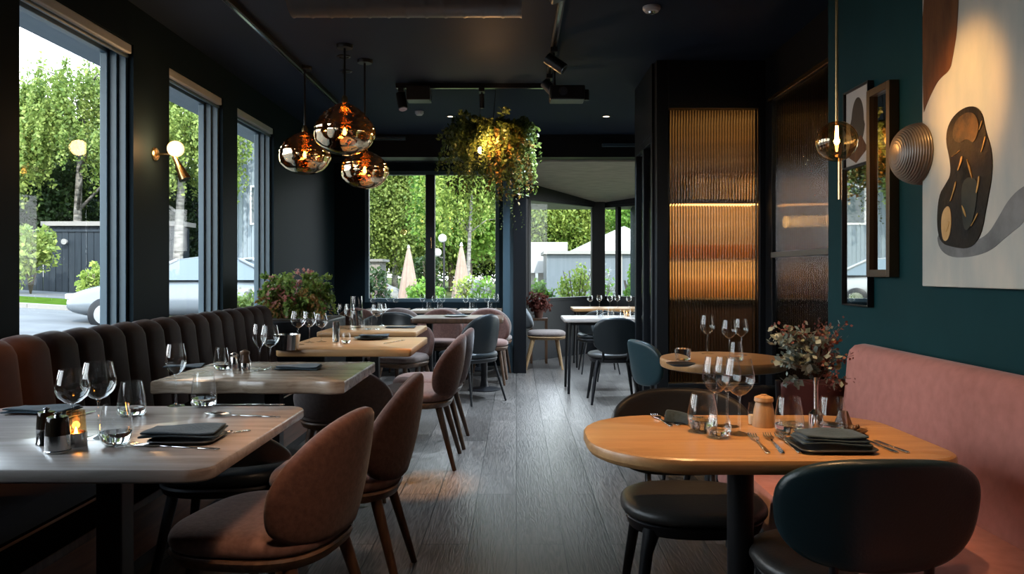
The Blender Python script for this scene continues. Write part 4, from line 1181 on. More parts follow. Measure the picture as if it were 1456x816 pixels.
# brass globe pendant in front of the teal wall
t = thing('pendant_lamp', 'small honey glass globe on a slim brass rod before the teal wall', 'pendant lamp', (1.243, 3.0, 1.71))
B().lathe([(0.078 * math.sin(PI * i / 24) + 0.0, -0.078 * math.cos(PI * i / 24)) for i in range(1, 24)], n=36, caps=False).build('globe', M['honey'], t, sharp=180)
B().tube([(0, 0, 0.06), (0, 0, CEIL - 1.71)], 0.006, 12).build('rod', M['brass'], t)
B().tube([(0.012, 0, -0.065), (0.012, 0, -0.225)], 0.0075, 12).build('lower_rod', M['brass'], t)
B().lathe([(0, CEIL - 1.735), (0.05, CEIL - 1.735), (0.05, CEIL - 1.71), (0, CEIL - 1.71)], n=24).build('canopy', M['brass'], t)
B().lathe([(0, -0.014), (0.007, -0.010), (0.009, 0.0), (0.007, 0.015), (0.005, 0.06), (0, 0.062)], n=14).build('bulb', M['bulb'], t, sharp=180)
point((1.243, 3.0, 1.71), WARM, 3.2, 0.011)

# brass wall lamp on the pillar between the windows
t = thing('wall_lamp', 'brass cone wall lamp with a glowing globe between two tall windows', 'wall lamp', (WL, 5.02, 1.97))
B().lathe([(0, 0), (0.045, 0), (0.045, 0.012), (0.038, 0.018), (0, 0.018)], n=24, axis='x').build('wall_plate', M['brass'], t)
B().tube([(0.01, 0, 0.0), (0.10, 0.0, 0.0), (0.15, 0.0, 0.02)], 0.008, 10).build('arm', M['brass'], t)
d_ = Vector((0.42, 0.0, -0.9)).normalized(); p0 = Vector((0.13, 0, -0.01))
B().tube([p0 - d_ * 0.02, p0 + d_ * 0.05, p0 + d_ * 0.17], [0.012, 0.018, 0.038], 22).build('cone_shade', M['brass'], t)
B().lathe([(0.052 * math.sin(PI * i / 16), -0.052 * math.cos(PI * i / 16)) for i in range(17)], (0.14, 0, 0.035), 24).build('globe', M['frost'], t, sharp=180)
point((WL + 0.15, 4.94, 2.00), WARM, 5.0, 0.05)

# ---------------------------------------------------------------- ceiling equipment
t = thing('ventilation_duct', 'round spiral air duct across the ceiling', 'duct', (-0.55, 4.1, 2.70))
pr = []
for i in range(0, 97):
    x = -0.64 + 1.22 * i / 96
    pr.append((0.140 + (0.004 if i % 8 == 0 else 0.0), x))
B().lathe(pr, n=40, axis='x').build('duct_tube', mat('dark galvanised duct', (0.10, 0.09, 0.085), 0.42, metal=0.5), t)
for x in (-0.42, 0.40):
    B().box(x - 0.01, x + 0.01, -0.16, 0.16, 0.135, 0.15).build('bracket', M['metal'], t)
t = thing('ceiling_speaker', 'dark tilted speaker horn hanging at the end of the air duct', 'speaker', (0.16, 4.05, 2.66))
B().add([(-0.09, -0.08, 0.17), (0.10, -0.08, 0.17), (0.10, 0.10, 0.17), (-0.09, 0.10, 0.17), (0.03, -0.09, -0.03), (0.17, -0.09, 0.02), (0.17, 0.09, 0.02), (0.03, 0.09, -0.03)],
        [(0, 1, 2, 3), (7, 6, 5, 4), (0, 4, 5, 1), (1, 5, 6, 2), (2, 6, 7, 3), (3, 7, 4, 0)]).build('horn', mat('dark green metal', (0.02, 0.03, 0.028), 0.4), t, bevel=0.008)
B().tube([(0.02, 0, 0.17), (0.02, 0, 0.19)], 0.02, 12).build('mount', M['metal'], t)

def track(label, p0, p1):
    t = thing('lighting_track', label, 'lighting track', ((p0[0] + p1[0]) / 2, (p0[1] + p1[1]) / 2, CEIL), 0, None)
    d = Vector((p1[0] - p0[0], p1[1] - p0[1], 0)); L = d.length / 2; d.normalize(); n_ = Vector((-d.y, d.x, 0))
    B().obox((0, 0, -0.02), d * L, n_ * 0.02, Vector((0, 0, 0.02))).build('rail', M['metal'], t, bevel=0.003)
    B().obox((0, 0, -0.041), d * (L - 0.01), n_ * 0.008, Vector((0, 0, 0.0015))).build('groove', M['steel'], t)
    return t
track('long ceiling track running above the window tables', (-1.72, 2.6), (-1.72, 7.4))
track('black ceiling track crossing the room before the hanging ferns', (-1.05, 6.75), (0.34, 6.75))
track('black ceiling track along the middle of the room', (0.27, 3.2), (0.27, 6.7))
track('short ceiling track above the nearest window', (-2.02, 3.0), (-2.02, 4.4))
def track_spot(label, c, aim, L=0.15, r=0.042, lit=False):
    t = thing('spotlight', label, 'spotlight', c, 0, 'track spotlights')
    B().box(-0.025, 0.025, -0.05, 0.05, -0.075, -0.0415).build('adapter', M['metal'], t, bevel=0.003)
    a = Vector(aim).normalized(); q = Vector((0, 0, -0.14))
    B().tube([(0, 0, -0.07), q], 0.008, 8).build('stem', M['metal'], t)
    hd_ = B().tube([q - a * L * 0.4, q + a * L * 0.6], r, 22).build('head', M['metal'], t)
    B().tube([q + a * L * 0.6, q + a * (L * 0.6 + 0.004)], r * 0.85, 22).build('lens', M['ledw'] if lit else M['steel'], hd_)
    return t
track_spot('small dark spotlight left on the crossing track', (-1.0, 6.75, CEIL), (0.2, -0.3, -1))
track_spot('spotlight pointing down at the hanging ferns', (-0.30, 6.75, CEIL), (0.0, 0.1, -1), 0.12, 0.022)
track_spot('spotlight at the far end of the middle track', (0.27, 6.3, CEIL), (0.6, -0.3, -0.7))
track_spot('spotlight on the middle track, aimed at the right', (0.27, 5.55, CEIL), (0.8, -0.2, -0.6))
t = thing('flood_spotlight', 'square black flood light under the crossing track', 'flood light', (-0.84, 6.68, CEIL))
B().tube([(0, 0.0, -0.042), (0, 0, -0.05)], 0.03, 12).build('adapter', M['metal'], t)
B().box(-0.10, 0.10, -0.08, 0.08, -0.17, -0.05).build('housing', M['metal'], t, bevel=0.006)
f = B(); f.box(0.10, 0.106, -0.07, 0.07, -0.165, -0.155); f.box(0.10, 0.106, -0.07, 0.07, -0.065, -0.055); f.box(0.10, 0.106, -0.07, -0.06, -0.155, -0.065); f.box(0.10, 0.106, 0.06, 0.07, -0.155, -0.065)
f.build('bezel', M['steel'], t)
t = thing('projector', 'black projector bracket with metal fittings at the end of the middle track', 'projector', (0.36, 6.05, CEIL))
B().tube([(-0.06, 0, 0.0), (-0.06, 0, -0.21)], 0.010, 8).build('mount', M['metal'], t)
B().box(-0.10, 0.17, -0.09, 0.09, -0.31, -0.20).build('housing', M['metal'], t, bevel=0.01)
B().tube([(0.0, -0.09, -0.255), (0.0, -0.12, -0.255)], 0.035, 20).build('lens', M['steel'], t)
B().tube([(0.19, 0, -0.22), (0.19, 0, -0.30)], 0.02, 12).build('knob', M['metal'], t)

t = thing('smoke_detector', 'white smoke detector on the ceiling', 'smoke detector', (0.84, 4.80, CEIL))
B().lathe([(0, 0), (0.055, 0), (0.055, -0.014), (0.042, -0.03), (0, -0.03)], n=28).build('housing', M['white'], t)
B().lathe([(0, -0.031), (0.024, -0.031), (0.02, -0.042), (0, -0.042)], n=20).build('sensor', M['steel'], t)
def downlight(label, px, py, lit=True):
    s = (VY - py) / (CEIL - CAM_H)
    t = thing('downlight', label, 'downlight', ((px - VX) / s, F / s, CEIL), 0, 'recessed ceiling downlights')
    B().lathe([(0.05, 0.0), (0.05, -0.006), (0.036, -0.008), (0.034, 0.0)], n=26, caps=False).build('ring', M['metal'], t)
    B().lathe([(0, -0.002), (0.034, -0.002), (0.034, -0.004), (0, -0.004)], n=22).build('lens', M['ledw'] if lit else M['black'], t)
downlight('lit downlight left of the hanging ferns', 641, 165)
downlight('lit downlight right of the hanging ferns', 862, 165)
downlight('dark downlight nearest the pendant cluster', 489, 80, False)
downlight('dark downlight just behind the nearest dark one', 492, 101, False)
t = thing('ceiling_sensor', 'small white ceiling sensor above the pendants', 'sensor', (-0.99, 7.9, CEIL))
B().lathe([(0, 0), (0.045, 0), (0.045, -0.02), (0.03, -0.04), (0, -0.04)], n=20).build('housing', M['white'], t)
for lab, x0, x1, z in (('slim slot air diffuser on the beam above the pendants', -1.75, -1.32, 2.80), ('slim lit slot in the beam in front of the bay', 1.02, 1.62, 2.72)):
    t = thing('slot_diffuser', lab, 'air diffuser', ((x0 + x1) / 2, 9.215, z))
    w = (x1 - x0) / 2
    B().box(-w, w, -0.02, 0.005, -0.02, 0.02).build('frame', M['frame'], t, bevel=0.003)
    B().box(-w + 0.02, w - 0.02, -0.024, -0.02, -0.006, 0.006).build('slot', M['steel'], t)

# ---------------------------------------------------------------- art on the teal wall
def wy(px): return WR * F / (px - VX)
def wz(px, py): return CAM_H + (VY - py) * wy(px) / F
M['canvas'] = mat('pale grey cream canvas', (0.33, 0.36, 0.34), 0.6, col2=(0.46, 0.45, 0.39), scale=3, stretch=(1, 3, 1), bump=0.25, detail=8)
M['rust'] = mat('rust brown paint', (0.065, 0.022, 0.006), 0.55, spec=0.2, col2=(0.12, 0.046, 0.014), scale=6, stretch=(1, 4, 1), bump=0.3)
M['darkpaint'] = mat('glossy dark paint', (0.003, 0.0035, 0.003), 0.38, spec=0.12, col2=(0.014, 0.009, 0.005), scale=9, bump=0.6, detail=6)
M['greypaint'] = mat('grey paint', (0.06, 0.065, 0.065), 0.5, col2=(0.16, 0.17, 0.17), scale=10, bump=0.3)
M['ochre'] = mat('ochre paint', (0.45, 0.25, 0.07), 0.45, col2=(0.60, 0.38, 0.14), scale=12, bump=0.3)
t = thing('painting', 'large pale abstract painting of a dark twisted form on the teal wall', 'painting', (0, 0, 0))
Y0, Y1, Z0, Z1 = wy(1325), 1.55, 1.152, 2.52
B().box(WR - 0.035, WR - 0.001, Y1, Y0, Z0, Z1).build('canvas', M['canvas'], t, bevel=0.003)
def daub(name, pts, m, h0, h1, close_smooth=True):
    P = [(wy(a), wz(a, b)) for a, b in pts]
    if close_smooth:
        for _ in range(2):
            q = []
            for i in range(len(P)):
                a, b = P[i], P[(i + 1) % len(P)]
                q += [(a[0] * 0.75 + b[0] * 0.25, a[1] * 0.75 + b[1] * 0.25), (a[0] * 0.25 + b[0] * 0.75, a[1] * 0.25 + b[1] * 0.75)]
            P = q
    B().prism(P, lambda a, b: (WR - 0.035 - h0, a, b), lambda a, b: (WR - 0.035 - h1, a, b)).build(name, m, t)
P_r = [(1326, -60), (1380, -60), (1377, 40), (1370, 80), (1366, 100), (1350, 112), (1340, 130), (1331, 150), (1326, 165)]
daub('rust_patch', P_r, M['rust'], -0.001, 0.0012)
daub('grey_sweep', [(1347, 330), (1349, 352), (1365, 366), (1395, 366), (1425, 357), (1446, 338), (1480, 312), (1500, 260), (1475, 262), (1452, 282), (1436, 310), (1420, 335), (1395, 345), (1368, 344)], M['greypaint'], -0.001, 0.0012)
daub('dark_form', [(1360, 200), (1364, 176), (1378, 158), (1398, 149), (1413, 158), (1418, 185), (1428, 215), (1428, 250), (1420, 290), (1412, 335), (1396, 354), (1372, 352), (1352, 345), (1347, 318), (1350, 278), (1360, 262), (1368, 248), (1366, 225)], M['darkpaint'], -0.001, 0.003)
daub('ochre_mark', [(1356, 300), (1366, 290), (1370, 312), (1366, 340), (1357, 344), (1354, 322)], M['ochre'], 0.002, 0.0045)
daub('ochre_mark', [(1374, 172), (1392, 158), (1406, 163), (1410, 184), (1402, 205), (1392, 196), (1380, 205), (1370, 196)], mat('bronze paint', (0.13, 0.065, 0.015), 0.45, spec=0.2, col2=(0.008, 0.006, 0.004), scale=16, bump=0.5, detail=8), 0.002, 0.0045)
daub('grey_mark', [(1384, 254), (1408, 250), (1406, 290), (1398, 322), (1388, 330), (1384, 300)], mat('green grey paint', (0.014, 0.018, 0.013), 0.4, spec=0.2, col2=(0.035, 0.035, 0.024), scale=12), 0.002, 0.0045)

M['gold'] = mat('gold paint', (0.55, 0.32, 0.09), 0.35, metal=0.6, col2=(0.25, 0.13, 0.03), scale=20, bump=0.4)
for x_, y_, w_, h_, sk in ((1382, 232, 5, 22, 3), (1396, 240, 3, 30, -4), (1408, 262, 4, 26, 2), (1372, 272, 3, 30, 4), (1416, 205, 3, 24, 3), (1388, 300, 4, 18, -3), (1403, 312, 3, 20, 5), (1376, 218, 4, 10, 6), (1364, 322, 3, 16, 2), (1412, 178, 3, 14, 2)):
    daub('gold_fleck', [(x_ - w_ * 0.2 + sk, y_ - h_ / 2), (x_ + w_ * 0.2 + sk, y_ - h_ * 0.4), (x_ + w_ * 0.4, y_), (x_ + w_ * 0.1 - sk, y_ + h_ / 2), (x_ - w_ * 0.2 - sk, y_ + h_ * 0.45), (x_ - w_ * 0.25, y_ + 2)], M['gold'], 0.003, 0.0055)

def framed(label, px0, px1, top0, bot1, fr, picture, fw=0.018, name='picture_frame', cat='picture', depth=0.028, z0=None, z1=None):
    ya, yb = wy(px1), wy(px0)
    za = z0 if z0 is not None else wz(px1, bot1); zb = z1 if z1 is not None else wz(px0, top0)
    t = thing(name, label, cat, (WR, (ya + yb) / 2, (za + zb) / 2))
    w, h = (yb - ya) / 2, (zb - za) / 2
    f = B()
    f.box(-depth, -0.001, -w, -w + fw, -h, h); f.box(-depth, -0.001, w - fw, w, -h, h)
    f.box(-depth, -0.001, -w + fw, w - fw, -h, -h + fw); f.box(-depth, -0.001, -w + fw, w - fw, h - fw, h)
    f.build('frame', fr, t, bevel=0.002)
    p = B().box(-depth * 0.55, -0.002, -w + fw, w - fw, -h + fw, h - fw).build('picture', picture, t)
    return t, w, h, depth, fw
M['paper'] = mat('print paper', (0.38, 0.36, 0.33), 0.6)
M['mirror'] = mat('smoky mirror', (0.62, 0.62, 0.58), 0.02, metal=1)
M['glazed'] = mat('glazed dark print', (0.04, 0.045, 0.04), 0.03, col2=(0.10, 0.085, 0.06), scale=7, coat=1.0)
t, w, h, dp, fw = framed('framed print of a black rounded shape high on the teal wall', 1207, 1243, 133, 231, M['black'], M['paper'], 0.008)
bl = B().prism([(0.62 * w * math.cos(a) * (0.8 if math.sin(a) > 0 else 0.95), 0.12 * h + 0.62 * h * math.sin(a)) for a in [2 * PI * i / 28 for i in range(28)]], lambda a, b: (-dp * 0.55 - 0.0008, a, b), lambda a, b: (-dp * 0.55 + 0.001, a, b)).build('black_shape', M['black'], t)
B().prism([(-0.8 * w, -0.62 * h), (0.1 * w, -0.9 * h), (0.85 * w, -0.66 * h), (0.5 * w, -0.3 * h), (-0.3 * w, -0.25 * h)], lambda a, b: (-dp * 0.55 - 0.0012, a, b), lambda a, b: (-dp * 0.55 + 0.001, a, b)).build('brown_shape', M['rust'], t)
framed('tall frame under the print, its glass mirroring the window greenery', 1205, 1243, 240, 437, M['black'], M['mirror'], 0.006, name='mirror', cat='mirror')
framed('bronze framed mirror hung beside the ribbed lamp', 1245, 1279, 130, 394, mat('bronze frame', (0.085, 0.055, 0.03), 0.35, metal=0.6), M['mirror'], 0.030, name='mirror', cat='mirror', depth=0.04)
# ribbed shell lamp
t = thing('wall_lamp', 'ribbed shell shaped lamp on the teal wall beside the painting', 'wall lamp', (WR, wy(1318), 1.635))
vs = B()
prof = []
for i in range(0, 121):
    a = PI / 2 * i / 120
    r = 0.112 * math.cos(a) ** 0.7 if a < PI / 2 - 1e-6 else 0.0
    prof.append((max(r + 0.0016 * math.cos(i * PI / 3.5), 0.0), -0.02 - 0.10 * math.sin(a)))
prof[-1] = (0.0, prof[-1][1])
vs.lathe(prof, n=40, axis='x').build('ribbed_shade', mat('smoked ribbed glass', (0.16, 0.12, 0.085), 0.3), t, sharp=180)
B().lathe([(0, -0.001), (0.05, -0.001), (0.05, -0.025), (0, -0.025)], n=24, axis='x').build('wall_plate', M['metal'], t)

# ---------------------------------------------------------------- indoor plants
t = thing('potted_plant', 'bushy green and pink flowering plant in a dark box beyond the tufted banquette', 'plant', (-1.93, 6.75, 0))
B().box(-0.35, 0.35, -0.36, 0.42, 0.0, 0.80).build('planter_box', M['black'], t, bevel=0.01)
B().box(-0.33, 0.33, -0.34, 0.40, 0.80, 0.81).build('soil', M['soil'], t)
pf = frond_cloud(110, 0.16, 0.22, 0.34, 0.28, 46, 21, 0.04, 0.80)
quads('green_leaves', leaves(pf, 0.042, 0.3, 0.55), leaf_mat('plant green', (0.06, 0.13, 0.025), (0.28, 0.38, 0.09), 0.4, 8), t)
pf = frond_cloud(30, 0.14, 0.20, 0.36, 0.22, 26, 22, 0.04, 0.82)
_q = quads('pink_flowers', leaves(pf, 0.03, 0.0, 0.8), leaf_mat('pink petals', (0.42, 0.15, 0.13), (0.6, 0.30, 0.26), 0.3, 8), t); _q['kind'] = 'stuff'
pf = frond_cloud(40, 0.14, 0.27, 0.22, 0.36, 40, 23, 0.04, 0.80)
quads('rusty_leaves', leaves(pf, 0.035, 0.5, 0.5), leaf_mat('bronze leaves', (0.20, 0.10, 0.03), (0.42, 0.26, 0.08), 0.35, 8), t)
def sill_plant(label, x, y, z, s, c1, c2, pot='terracotta', seed=1):
    t = thing('potted_plant', label, 'plant', (x, y, z), 0)
    B().lathe([(0, 0), (0.05, 0), (0.07, 0.11), (0.065, 0.11), (0.0, 0.10)], n=20).build('pot', M[pot], t)
    pf = frond_cloud(40, 0.04, 0.16 * s, 0.22 * s, 0.14 * s, 24, seed, 0.03, 0.10)
    quads('leaves', leaves(pf, 0.045, 0.2, 0.55), leaf_mat(f'sill leaves {seed}', c1, c2, 0.4, 9), t)
sill_plant('small dark red plant in a clay pot before the bay window', 0.30, 10.34, 0.60, 0.9, (0.10, 0.025, 0.02), (0.22, 0.07, 0.05), seed=31)
st_ = thing('planter_stand', 'dark low bench below the bay window carrying the red plant', 'bench', (0.30, 10.34, 0))
B().box(-0.12, 0.12, -0.1, 0.1, 0.565, 0.60).build('top', M['walnut'], st_, bevel=0.004)
for sx in (-1, 1):
    for sy in (-1, 1): B().box(sx * 0.10 - 0.015, sx * 0.10 + 0.015, sy * 0.08 - 0.015, sy * 0.08 + 0.015, 0, 0.565).build('leg', M['walnut'], st_)

# ---------------------------------------------------------------- outside
def gh(x, y=0.0):
    return -0.08 + 0.06 * min(14.0, max(0.0, -x - 2.5))
M['ground'] = mat('garden soil and low planting', (0.04, 0.045, 0.02), 0.9, spec=0.0, col2=(0.10, 0.12, 0.05), scale=1.2, bump=0.5, detail=8)
M['asphalt'] = mat('pale worn asphalt', (0.095, 0.10, 0.105), 0.9, spec=0.1, col2=(0.13, 0.135, 0.14), scale=1.3, detail=8, bump=0.1)
M['lawn'] = mat('short lawn', (0.030, 0.062, 0.007), 0.95, spec=0.0, col2=(0.055, 0.098, 0.014), scale=5, bump=0.5)
M['kerb'] = mat('stone kerb', (0.19, 0.185, 0.175), 0.8)
def ground_patch(name, x0, x1, y0, y1, dz, m, nx=40, ny=4):
    return struct(B().grid(lambda u, v: (x0 + (x1 - x0) * u, y0 + (y1 - y0) * v, gh(x0 + (x1 - x0) * u) + dz), nx, ny).build(name, m, None, recalc=False))
ground_patch('ground', -70, 50, -20, 95, -0.06, M['ground'], 60, 30)
ground_patch('road', -40, -2.62, -10, 17.4, -0.02, M['asphalt'], 60, 8)
ground_patch('pavement', -40, -2.62, 20.5, 24.0, -0.01, M['asphalt'], 60, 3)
lawn = ground_patch('lawn', -40, -10.2, 17.62, 20.5, 0.03, M['lawn'], 40, 3)
b = B()
for i in range(30):
    x0, x1 = -40 + i, -40 + i + 0.99
    b.add([(x0, 17.4, gh(x0) - 0.05), (x1, 17.4, gh(x1) - 0.05), (x1, 17.62, gh(x1) - 0.05), (x0, 17.62, gh(x0) - 0.05), (x0, 17.4, gh(x0) + 0.08), (x1, 17.4, gh(x1) + 0.08), (x1, 17.62, gh(x1) + 0.08), (x0, 17.62, gh(x0) + 0.08)],
          [(0, 1, 2, 3), (7, 6, 5, 4), (0, 4, 5, 1), (1, 5, 6, 2), (2, 6, 7, 3), (3, 7, 4, 0)])
struct(b.build('kerb', M['kerb']))
# roof overhang outside the left windows
struct(B().box(-3.35, -2.56, 2.9, 10.2, 2.86, 3.02).build('eave', mat('pale blue soffit board', (0.16, 0.20, 0.23), 0.6)), 'roof overhang')

# fence of dark vertical boards
M['fence'] = mat('blue grey fence board', (0.011, 0.016, 0.022), 0.6, spec=0.2, col2=(0.017, 0.024, 0.031), scale=3, stretch=(4, 4, 0.4))
t = thing('board_fence', 'dark blue grey board fence across the road', 'fence', (-14.2, 24.2, gh(-14.2)))
b = B()
rnd = random.Random(3)
for i in range(34):
    x = -3.6 + i * 0.2
    z = gh(-14.2 + x) - gh(-14.2) - 0.1
    b.box(x + 0.008, x + 0.192, -0.02 + 0.012 * (i % 2), 0.01 + 0.012 * (i % 2), z, 1.86)
b.build('boards', M['fence'], t)
B().box(-3.62, 3.22, -0.05, 0.06, 1.86, 1.93).build('top_rail', M['fence'], t, bevel=0.005)
for x in (-3.5, -1.0, 1.5, 3.15): B().box(x - 0.05, x + 0.05, 0.03, 0.13, -0.2, 1.86).build('post', M['fence'], t)
B().lathe([(0, 0), (0.07, 0), (0.09, -0.12), (0, -0.12)], (0.15, -0.06, 1.55), 14, 'y').build('lamp', M['kerb'], t)
t = thing('garage', 'grey boarded garage behind the fence and the car', 'shed', (-13.7, 26.3, gh(-13.7)))
b = B()
for i in range(16): b.box(-2.2 + i * 0.28, -2.2 + i * 0.28 + 0.27, -0.03, 0.0, -0.3, 2.2)
b.build('front_boards', M['fence'], t)
B().box(-2.2, 2.25, 0, 0.8, -0.3, 2.2).build('body', M['fence'], t)
B().box(-2.35, 2.4, -0.2, 1.0, 2.2, 2.35).build('flat_roof', M['kerb'], t)

# car, parked side on beyond the windows
def car(label, loc, rz, paint):
    t = thing('car', label, 'car', loc, rz)
    L = 4.2
    st = [(-2.1, 0.42, 0.62), (-2.02, 0.28, 0.74), (-1.6, 0.22, 0.86), (-1.0, 0.22, 0.93), (-0.55, 0.22, 1.0), (0.1, 0.22, 1.02), (0.9, 0.22, 1.02), (1.6, 0.22, 1.0), (1.98, 0.28, 0.9), (2.1, 0.4, 0.7)]
    vs, fs = [], []
    for x, z0, z1 in st:
        w = 0.88 * (1 - 0.14 * (abs(x) / 2.1) ** 4)
        zm = z0 * 0.4 + z1 * 0.6
        vs += [(x, -w * 0.9, z0), (x, -w, (z0 + zm) / 2), (x, -w, zm), (x, -w * 0.9, z1), (x, 0, z1 + 0.03), (x, w * 0.9, z1), (x, w, zm), (x, w, (z0 + zm) / 2), (x, w * 0.9, z0)]
    for i in range(len(st) - 1):
        for k in range(9): fs.append((i * 9 + k, i * 9 + (k + 1) % 9, (i + 1) * 9 + (k + 1) % 9, (i + 1) * 9 + k))
    fs += [tuple(range(9)), tuple(reversed(range(9 * (len(st) - 1), 9 * len(st))))]
    B().add(vs, fs).build('body', paint, t, sub=1, sharp=180)
    cb = [(-0.75, 0.0, 0.96), (-0.15, 0.5, 1.36), (0.5, 0.62, 1.43), (1.1, 0.6, 1.38), (1.75, 0.0, 1.0)]
    vs, fs = [], []
    for x, k, z in [(-0.85, 0.80, 0.97), (-0.1, 0.62, 1.34), (0.45, 0.61, 1.41), (1.05, 0.60, 1.36), (1.78, 0.76, 1.0)]:
        vs += [(x, -0.80 if z < 1.1 else -k, z), (x, 0.80 if z < 1.1 else k, z), (min(max(x, -0.85), 1.78), -0.8, 0.96), (x, 0.8, 0.96)]
    for i in range(4):
        a, b_ = i * 4, (i + 1) * 4
        fs += [(a, a + 1, b_ + 1, b_), (a + 2, a, b_, b_ + 2), (a + 1, a + 3, b_ + 3, b_ + 1)]
    B().add(vs, fs).build('glasshouse', mat('car window glass', (0.10, 0.13, 0.15), 0.05), t, sharp=50)
    rf = B(); rf.add([(-0.12, -0.60, 1.345), (0.45, -0.59, 1.42), (1.07, -0.58, 1.37), (1.07, 0.58, 1.37), (0.45, 0.59, 1.42), (-0.12, 0.60, 1.345)], [(0, 1, 4, 5), (1, 2, 3, 4)])
    rf.build('roof', paint, t, solid=0.03, sharp=180)
    for sy in (-1, 1):
        rfp = B()
        for (xa, za), (xb, zb) in (((-0.85, 0.97), (-0.1, 1.345)), ((0.45, 0.98), (0.45, 1.41)), ((1.78, 1.0), (1.06, 1.365))):
            rfp.tube([(xa, sy * 0.81, za), (xb, sy * 0.61, zb)], 0.035, 8)
        rfp.build('window_pillars', paint, t)
    for x in (-1.32, 1.28):
        for sy in (-1, 1):
            wh = B().lathe([(0, -0.1), (0.27, -0.1), (0.315, -0.07), (0.315, 0.07), (0.27, 0.1), (0, 0.1)], (x, sy * 0.80, 0.315), 28, 'y').build('wheel', M['black'], t)
            B().lathe([(0, -0.105), (0.19, -0.105), (0.2, 0.105), (0, 0.105)], (x, sy * 0.80, 0.315), 20, 'y').build('hub', M['steel'], wh)
    B().box(-2.09, -1.98, -0.72, -0.48, 0.60, 0.70).build('headlight', M['white'], t, bevel=0.02)
    B().box(-2.09, -1.98, 0.48, 0.72, 0.60, 0.70).build('headlight', M['white'], t, bevel=0.02)
    return t
car('silver white car parked beyond the middle window', (-6.55, 15.6, gh(-6.55) - 0.06), R(8), mat('silver white car paint', (0.12, 0.14, 0.16), 0.25, coat=0.6))
car('white car parked farther off beyond the last window', (-7.6, 20.5, gh(-7.6) - 0.05), R(35), mat('white car paint', (0.24, 0.25, 0.26), 0.25, coat=0.5))

# trees
M['bark'] = mat('brown bark', (0.07, 0.055, 0.04), 0.9, col2=(0.12, 0.095, 0.07), scale=6, bump=0.6)
M['birch'] = mat('white birch bark', (0.26, 0.25, 0.23), 0.8, col2=(0.05, 0.045, 0.04), scale=3, stretch=(1, 1, 4), bump=0.3)
M['birchleaf'] = leaf_mat('birch leaves', (0.080, 0.145, 0.026), (0.30, 0.37, 0.095), 0.45, 0.35)
M['deepleaf'] = leaf_mat('deep green leaves', (0.012, 0.032, 0.010), (0.05, 0.09, 0.025), 0.35, 0.35)
M['brightleaf'] = leaf_mat('bright maple leaves', (0.055, 0.15, 0.020), (0.24, 0.40, 0.065), 0.45, 0.35)
M['limeleaf'] = leaf_mat('lime green leaves', (0.10, 0.18, 0.028), (0.34, 0.41, 0.09), 0.45, 0.35)
def crown_pts(n, c, r, clumps, seed, spread=0.30):
    rg = np.random.default_rng(seed)
    d = rg.normal(size=(clumps, 3)); d /= np.linalg.norm(d, axis=1, keepdims=True)
    cc = d * (rg.uniform(0.25, 1.0, size=(clumps, 1)) ** 0.5) * np.array(r) * 0.85
    idx = rg.integers(0, clumps, n)
    q = rg.normal(size=(n, 3)); q /= np.linalg.norm(q, axis=1, keepdims=True)
    q *= rg.uniform(0, 1, size=(n, 1)) ** 0.4
    return cc[idx] + q * np.array(r) * spread * rg.uniform(0.6, 1.2, size=(clumps, 1))[idx] + np.array(c)
def weep_pts(n, strands, c, r, seed, length=2.4):
    """hanging strands gathered on boughs, with gaps between the boughs"""
    rg = np.random.default_rng(seed)
    nb = 46
    d = rg.normal(size=(nb, 3)); d /= np.linalg.norm(d, axis=1, keepdims=True)
    d[:, 2] = np.abs(d[:, 2]) * 1.15 - 0.45
    bough = d * np.array(r) * rg.uniform(0.45, 1.0, size=(nb, 1)) ** 0.6 + np.array(c)
    bi = rg.integers(0, nb, strands)
    cc = bough[bi] + rg.normal(size=(strands, 3)) * np.array((0.42, 0.42, 0.22))
    LL = rg.uniform(0.25, 1.0, strands) * length
    idx = rg.integers(0, strands, n); f_ = rg.uniform(0, 1, n) ** 0.8
    p = cc[idx].copy()
    out = cc[idx] - np.array(c); out[:, 2] = 0
    p += out * 0.10 * np.sin(f_[:, None] * 2)
    p[:, 2] -= f_ * LL[idx]
    p += rg.normal(size=(n, 3)) * np.array((0.06, 0.06, 0.08))
    return p
def trunk(b, h, r, bend=0.3, seed=1, branches=7, br=2.0):
    rg = np.random.default_rng(seed)
    pts = [(bend * math.sin(i / 6 * 2 + seed) * i / 6, bend * math.cos(i / 6 * 1.7 + seed) * i / 6, h * i / 6) for i in range(7)]
    b.tube(pts, [r * (1 - 0.8 * i / 6) for i in range(7)], 10)
    for k in range(branches):
        i = rg.integers(2, 6); p = Vector(pts[i]); a = rg.uniform(0, 2 * PI)
        q = p + Vector((math.cos(a), math.sin(a), rg.uniform(0.3, 1.0))) * br * rg.uniform(0.5, 1)
        b.tube([p, (p + q) / 2 + Vector((0, 0, 0.2)), q], [r * 0.35, r * 0.22, r * 0.06], 6)
def tree(name, label, x, y, h, crown_c, crown_r, n, size, leaf, bark='bark', weep=False, seed=1, rr=0.18, group=None, clumps=60):
    n = int(n * (1.5 if weep else 2.4)); size *= (0.66 if weep else 0.6); clumps = int(clumps * 1.6)
    t = thing(name, label, 'tree', (x, y, gh(x) - 0.05), 0, group)
    b = B(); trunk(b, h * 0.92, rr, 0.35, seed, 9, crown_r[0] * 0.8); b.build('trunk', M[bark], t, sharp=180)
    pts = weep_pts(n, max(40, n // 60), crown_c, crown_r, seed) if weep else crown_pts(n, crown_c, crown_r, clumps, seed)
    pts = pts[pts[:, 2] > 0.3]
    quads('foliage', leaves(pts, size, 0.8 if weep else 0.1, 0.6), M[leaf], t)
    return t
